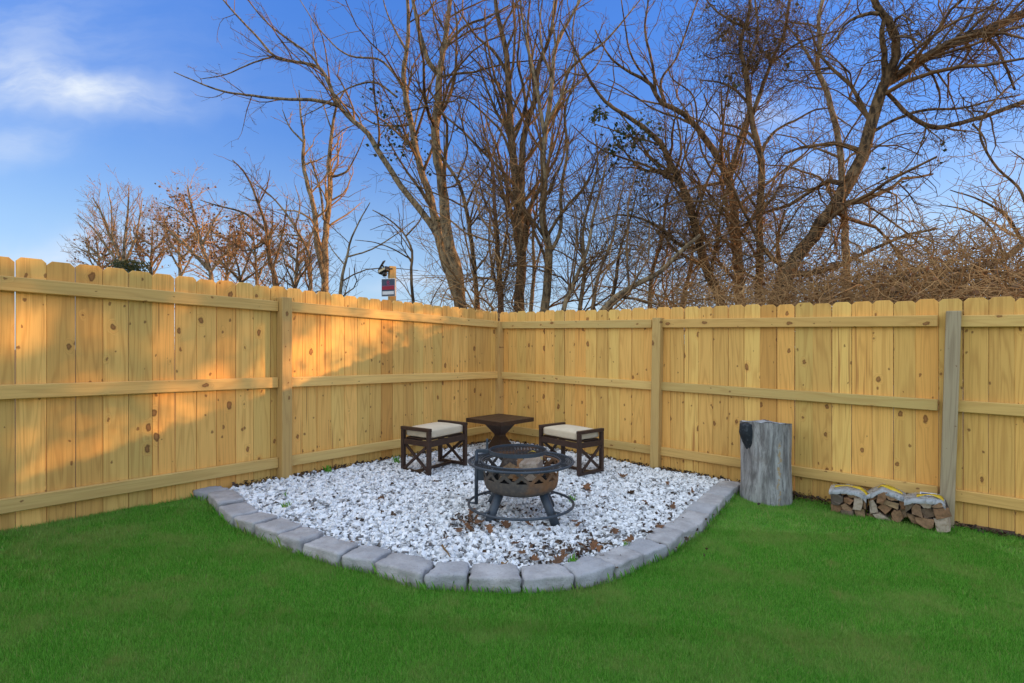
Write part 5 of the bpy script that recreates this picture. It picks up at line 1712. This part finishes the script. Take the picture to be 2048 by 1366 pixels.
mb = MB()
for args in ((330000, (-2.4, 2.4, 1.7, 2.35), 0.0021, 0.0165, True), (330000, (-2.8, 2.8, 2.25, 3.0), 0.0024, 0.017, True), (290000, (-3.3, 3.3, 2.9, 3.7), 0.0029, 0.018, True), (170000, (-3.9, 4.0, 3.6, 5.0), 0.0036, 0.020, True),
             (45000, (-4.8, -2.3, 0.8, 3.2), 0.006, 0.020, True), (110000, (2.3, 6.8, 0.6, 4.6), 0.005, 0.020, True), (50000, (-3.0, 3.0, 0.3, 1.78), 0.005, 0.020, True)):
    V, T = grass(*args)
    mb.add(V, None, T)
# longer blades left standing along the border and the fences
o_line = [(outer[i] + (outer[i + 1] - outer[i]) * t) - nin[i] * random.uniform(0.0, 0.02) for i in range(len(outer) - 1) for t in np.random.default_rng(3).uniform(0, 1, 34)]
lx_ = np.array([p[0] for p in o_line]); ly_ = np.array([p[1] for p in o_line])
n = len(lx_)
h = rng.uniform(0.025, 0.055, n) * np.where(rng.uniform(0, 1, n) < 0.06, 1.7, 1)
la = rng.uniform(0, 2 * math.pi, n)
zl = -0.041 * lx_
V = np.stack([np.stack([lx_ - .0018, ly_, zl], 1), np.stack([lx_ + .0018, ly_, zl], 1), np.stack([lx_ + .0012 + np.cos(la) * h * .12, ly_ + np.sin(la) * h * .12, zl + h * .6], 1),
              np.stack([lx_ + np.cos(la) * h * .4, ly_ + np.sin(la) * h * .4, zl + h], 1)], 1)
b = (np.arange(n) * 4)[:, None]
mb.add(V.reshape(-1, 3), None, np.concatenate([b + np.array([[0, 1, 2]]), b + np.array([[0, 2, 3]])]))
o = link('lawn_grass', mb.mesh('lawn_grass', True), MAT['grass'])
tag(o, 'short green grass blades covering the lawn', 'grass', kind='stuff')

# ------------------------------------------------------------------ fallen leaves, litter, sticks
def oak_mesh(seed):
    rr = random.Random(seed)
    outl = []
    nl = 4
    for i in range(nl * 2 + 1):
        t = i / (nl * 2)
        wv_ = (0.016 if i % 2 == 0 else 0.036) * math.sin(min(1, 0.25 + t) * math.pi * 0.93) + 0.004
        outl.append((wv_, t * 0.10))
    mid = [(0, t) for _, t in outl]
    bm = bmesh.new()
    curl = rr.uniform(4, 9)
    def pt(x, y):
        return (x, y - 0.05, 0.006 + curl * x * x * 1.2 + 0.012 * math.sin(y * 40 + seed) + rr.uniform(-.002, .002))
    L_ = [bm.verts.new(pt(-x * rr.uniform(.85, 1.1), y)) for x, y in outl]
    C_ = [bm.verts.new(pt(0, y)) for x, y in outl]
    R_ = [bm.verts.new(pt(x * rr.uniform(.85, 1.1), y)) for x, y in outl]
    for A_, B_ in ((L_, C_), (C_, R_)):
        for i in range(len(outl) - 1): bm.faces.new((A_[i], B_[i], B_[i + 1], A_[i + 1]))
    return bm_mesh('oak_leaf', bm, False)


OAK = [oak_mesh(s) for s in range(5)]
for me in OAK: me.materials.append(MAT['oak'])
leaf_sets = (
    ([(938, 1036), (928, 1044), (947, 1048), (952, 1034), (934, 1052), (944, 1028), (960, 1044)], 'brown oak leaf in the heap at the front left foot of the fire pit'),
    ([(907, 1043), (919, 1066)], 'brown oak leaf just left of the leaf heap by the fire pit foot'),
    ([(1006, 1016), (1010, 1050)], 'curled oak leaf between the two front legs of the fire pit'),
    ([(980, 1062), (1058, 1050), (1092, 1060)], 'brown oak leaf lying in front of the fire pit foot ring'),
    ([(1150, 1044), (1166, 1052)], 'one of two oak leaves right of the front right fire pit foot'),
    ([(1176, 978)], 'large flat oak leaf on the gravel in front of the right stool'),
    ([(1204, 995)], 'small oak leaf on the open gravel right of the fire pit ring'),
    ([(1246, 952), (1263, 988)], 'brown oak leaf between the right stool and the right fence'),
    ([(1290, 1010)], 'lone oak leaf in the middle of the right side gravel'),
    ([(1335, 970), (1346, 1012), (1386, 985)], 'oak leaf on the gravel near the far right border stones'),
    ([(1300, 1067), (1320, 1062)], 'oak leaf against the right border stones half way back'),
    ([(1210, 1058), (1230, 1068), (1256, 1080)], 'oak leaf on the gravel just inside the front right border stones'),
    ([(1165, 1094), (1180, 1088), (1198, 1100), (1186, 1096), (1138, 1100), (1150, 1112), (1128, 1108), (1105, 1102)], 'oak leaf in the loose drift of leaves behind the front right border stones'),
    ([(1112, 1128), (1122, 1118)], 'bright brown oak leaf beside the green weed by the front border'),
    ([(1030, 1090), (1068, 1095)], 'oak leaf on the gravel between the fire pit and the front border'),
    ([(1046, 1108), (1072, 1120)], 'oak leaf close behind the foremost border stones'),
    ([(886, 1078)], 'oak leaf on the gravel left of centre, above the dark stick'),
    ([(706, 1088)], 'thin oak leaf touching the left border stones'),
    ([(760, 1000)], 'lone oak leaf in the middle of the left side gravel'),
    ([(851, 990), (868, 965)], 'small oak leaf on the gravel in front of the left stool'))
k = 0
for pxs, lb in leaf_sets:
    for x, y in pxs:
        g = G(x, y, 0.065)
        o = link('oak_leaf', OAK[k % 5], None, None, (g.x, g.y, g.z + random.uniform(0, 0.012)), (random.uniform(-.5, .5), random.uniform(-.5, .5), random.uniform(0, 6.28)))
        s_ = random.uniform(0.6, 1.0) if 'large' not in lb else 1.15
        o.scale = (s_, s_, s_)
        rank = {2: ('left-hand ', 'right-hand '), 3: ('left-hand ', 'middle ', 'right-hand ')}.get(len(pxs))
        tag(o, (rank[sorted(pxs).index((x, y))] if rank else '') + lb, 'leaf', 'fallen oak leaves on the gravel')
        k += 1

# crumbled leaf litter along the feet of the fences and in the front of the bed
pts = []
for k in range(2600):
    u = random.uniform(0.05, 8.8)
    p = on_right(u) + Vector((-0.618, -0.786)) * abs(random.gauss(0.045, 0.045 if u < 3 else 0.03))
    pts.append((p.x, p.y, 0.03 + random.uniform(0, 0.035) if u < 3.0 else 0.012 + random.uniform(0, .03)))
for k in range(900):
    s = random.uniform(0.05, 3.4)
    p = on_left(s) + Vector((0.787, -0.617)) * abs(random.gauss(0.05, 0.04))
    pts.append((p.x, p.y, 0.03 + random.uniform(0, 0.035)))
for k in range(500):
    p = on_right(random.gauss(3.35, 0.12)) + Vector((-0.618, -0.786)) * abs(random.gauss(0.10, 0.06))
    pts.append((p.x, p.y, 0.01 + random.uniform(0, 0.05)))
for cx_, cy_, sx_, sy_, n in ((1165, 1098, 45, 18, 170), (1075, 1110, 50, 16, 80), (940, 1042, 18, 10, 60), (1330, 1050, 40, 25, 60), (1040, 1010, 60, 25, 60), (900, 1010, 160, 45, 90), (1250, 1000, 110, 45, 100)):
    for k in range(n):
        g = G(random.gauss(cx_, sx_), random.gauss(cy_, sy_), 0.06)
        pts.append((g.x, g.y, 0.058 + random.uniform(0, 0.016)))
pts = np.array(pts)
n = len(pts)
d1, d2 = fence_dist(pts[:, 0], pts[:, 1])
pts = pts[(d1 > 0.005) & (d2 > 0.005)]
n = len(pts)
Rm = rand_rot(n, 0.7)
tri = np.array([(-1, -.6, 0), (1, -.5, .15), (.9, .6, 0), (-.7, .7, .2)])
V = np.einsum('nij,vj->nvi', Rm, tri) * rng.uniform(0.006, 0.016, n)[:, None, None]
V += np.stack([pts[:, 0], pts[:, 1], pts[:, 2] + -0.041 * pts[:, 0]], 1)[:, None]
o = link('leaf_litter', np_mesh('leaf_litter', V.reshape(-1, 3), np.arange(n * 4).reshape(n, 4), smooth=False), MAT['litter'])
tag(o, 'crumbled brown leaf litter along the fence feet and in the gravel', 'leaf litter', kind='stuff')

for k, (pa, pb_, r, lb) in enumerate((((883, 1092), (902, 1116), 0.007, 'dark stick pointing at the front border left of centre'), ((1005, 1126), (1024, 1142), 0.0065, 'short dark stick touching the front border stones'),
                                 ((1225, 1018), (1245, 1026), 0.004, 'thin forked twig on the gravel right of the fire pit'), ((1330, 1046), (1368, 1062), 0.005, 'thin stick beside the right border stones'),
                                 ((1200, 1086), (1240, 1092), 0.004, 'thin twig lying among leaves in front of the right border'))):
    a, b = G(*pa, 0.068), G(*pb_, 0.068)
    mb = MB()
    ptl = [a.lerp(b, t) - a + Vector((random.uniform(-.006, .006), random.uniform(-.006, .006), random.uniform(-.002, .006))) for t in (0, .3, .6, 1)]
    mb.tube([p[:] for p in ptl], [r, r * .9, r * .8, r * .5], 6)
    mb.tube([ptl[1][:], (ptl[1] + Vector((0.02, 0.015, 0.014)))[:]], [r * .6, r * .3], 5)
    tag(link('stick', mb.mesh('stick'), MAT['twig'], None, a), lb, 'stick')

for k, (x, y, n, hh, lb) in enumerate(((573, 1016, 22, 0.06, 'grass tuft in the gravel beside the left border stones'), (570, 993, 12, 0.05, 'sparse grass tuft at the far left edge of the gravel'),
                                    (1148, 1004, 22, 0.06, 'grass tuft in the gravel right of the fire pit ring'), (1146, 1128, 40, 0.05, 'leafy green weed behind the front border stones'),
                                    (658, 942, 40, 0.06, 'green weeds at the foot of the left fence'), (794, 925, 26, 0.09, 'grass tuft by the left fence behind the left stool'),
                                    (1250, 1094, 16, 0.05, 'small green sprig by the right front border stones'))):
    g = G(x, y, 0.05)
    V, Q = [], []
    for q in range(n):
        a, l_, h_ = random.uniform(0, 6.28), random.uniform(.1, .8), hh * random.uniform(.5, 1.1)
        bx_, by_ = random.gauss(0, .014), random.gauss(0, .014)
        w_ = random.uniform(.0015, .003) * (2.2 if 'weed' in lb else 1)
        i0 = len(V)
        V += [(bx_ - w_, by_, 0), (bx_ + w_, by_, 0), (bx_ + w_ + math.cos(a) * l_ * h_ * .4, by_ + math.sin(a) * l_ * h_ * .4, h_ * .6), (bx_ + math.cos(a) * l_ * h_, by_ + math.sin(a) * l_ * h_, h_)]
        Q.append((i0, i0 + 1, i0 + 2, i0 + 3))
    tag(link('grass_tuft', np_mesh('grass_tuft', V, Q), MAT['grass'], None, (g.x, g.y, g.z - 0.005)), lb, 'grass tuft')
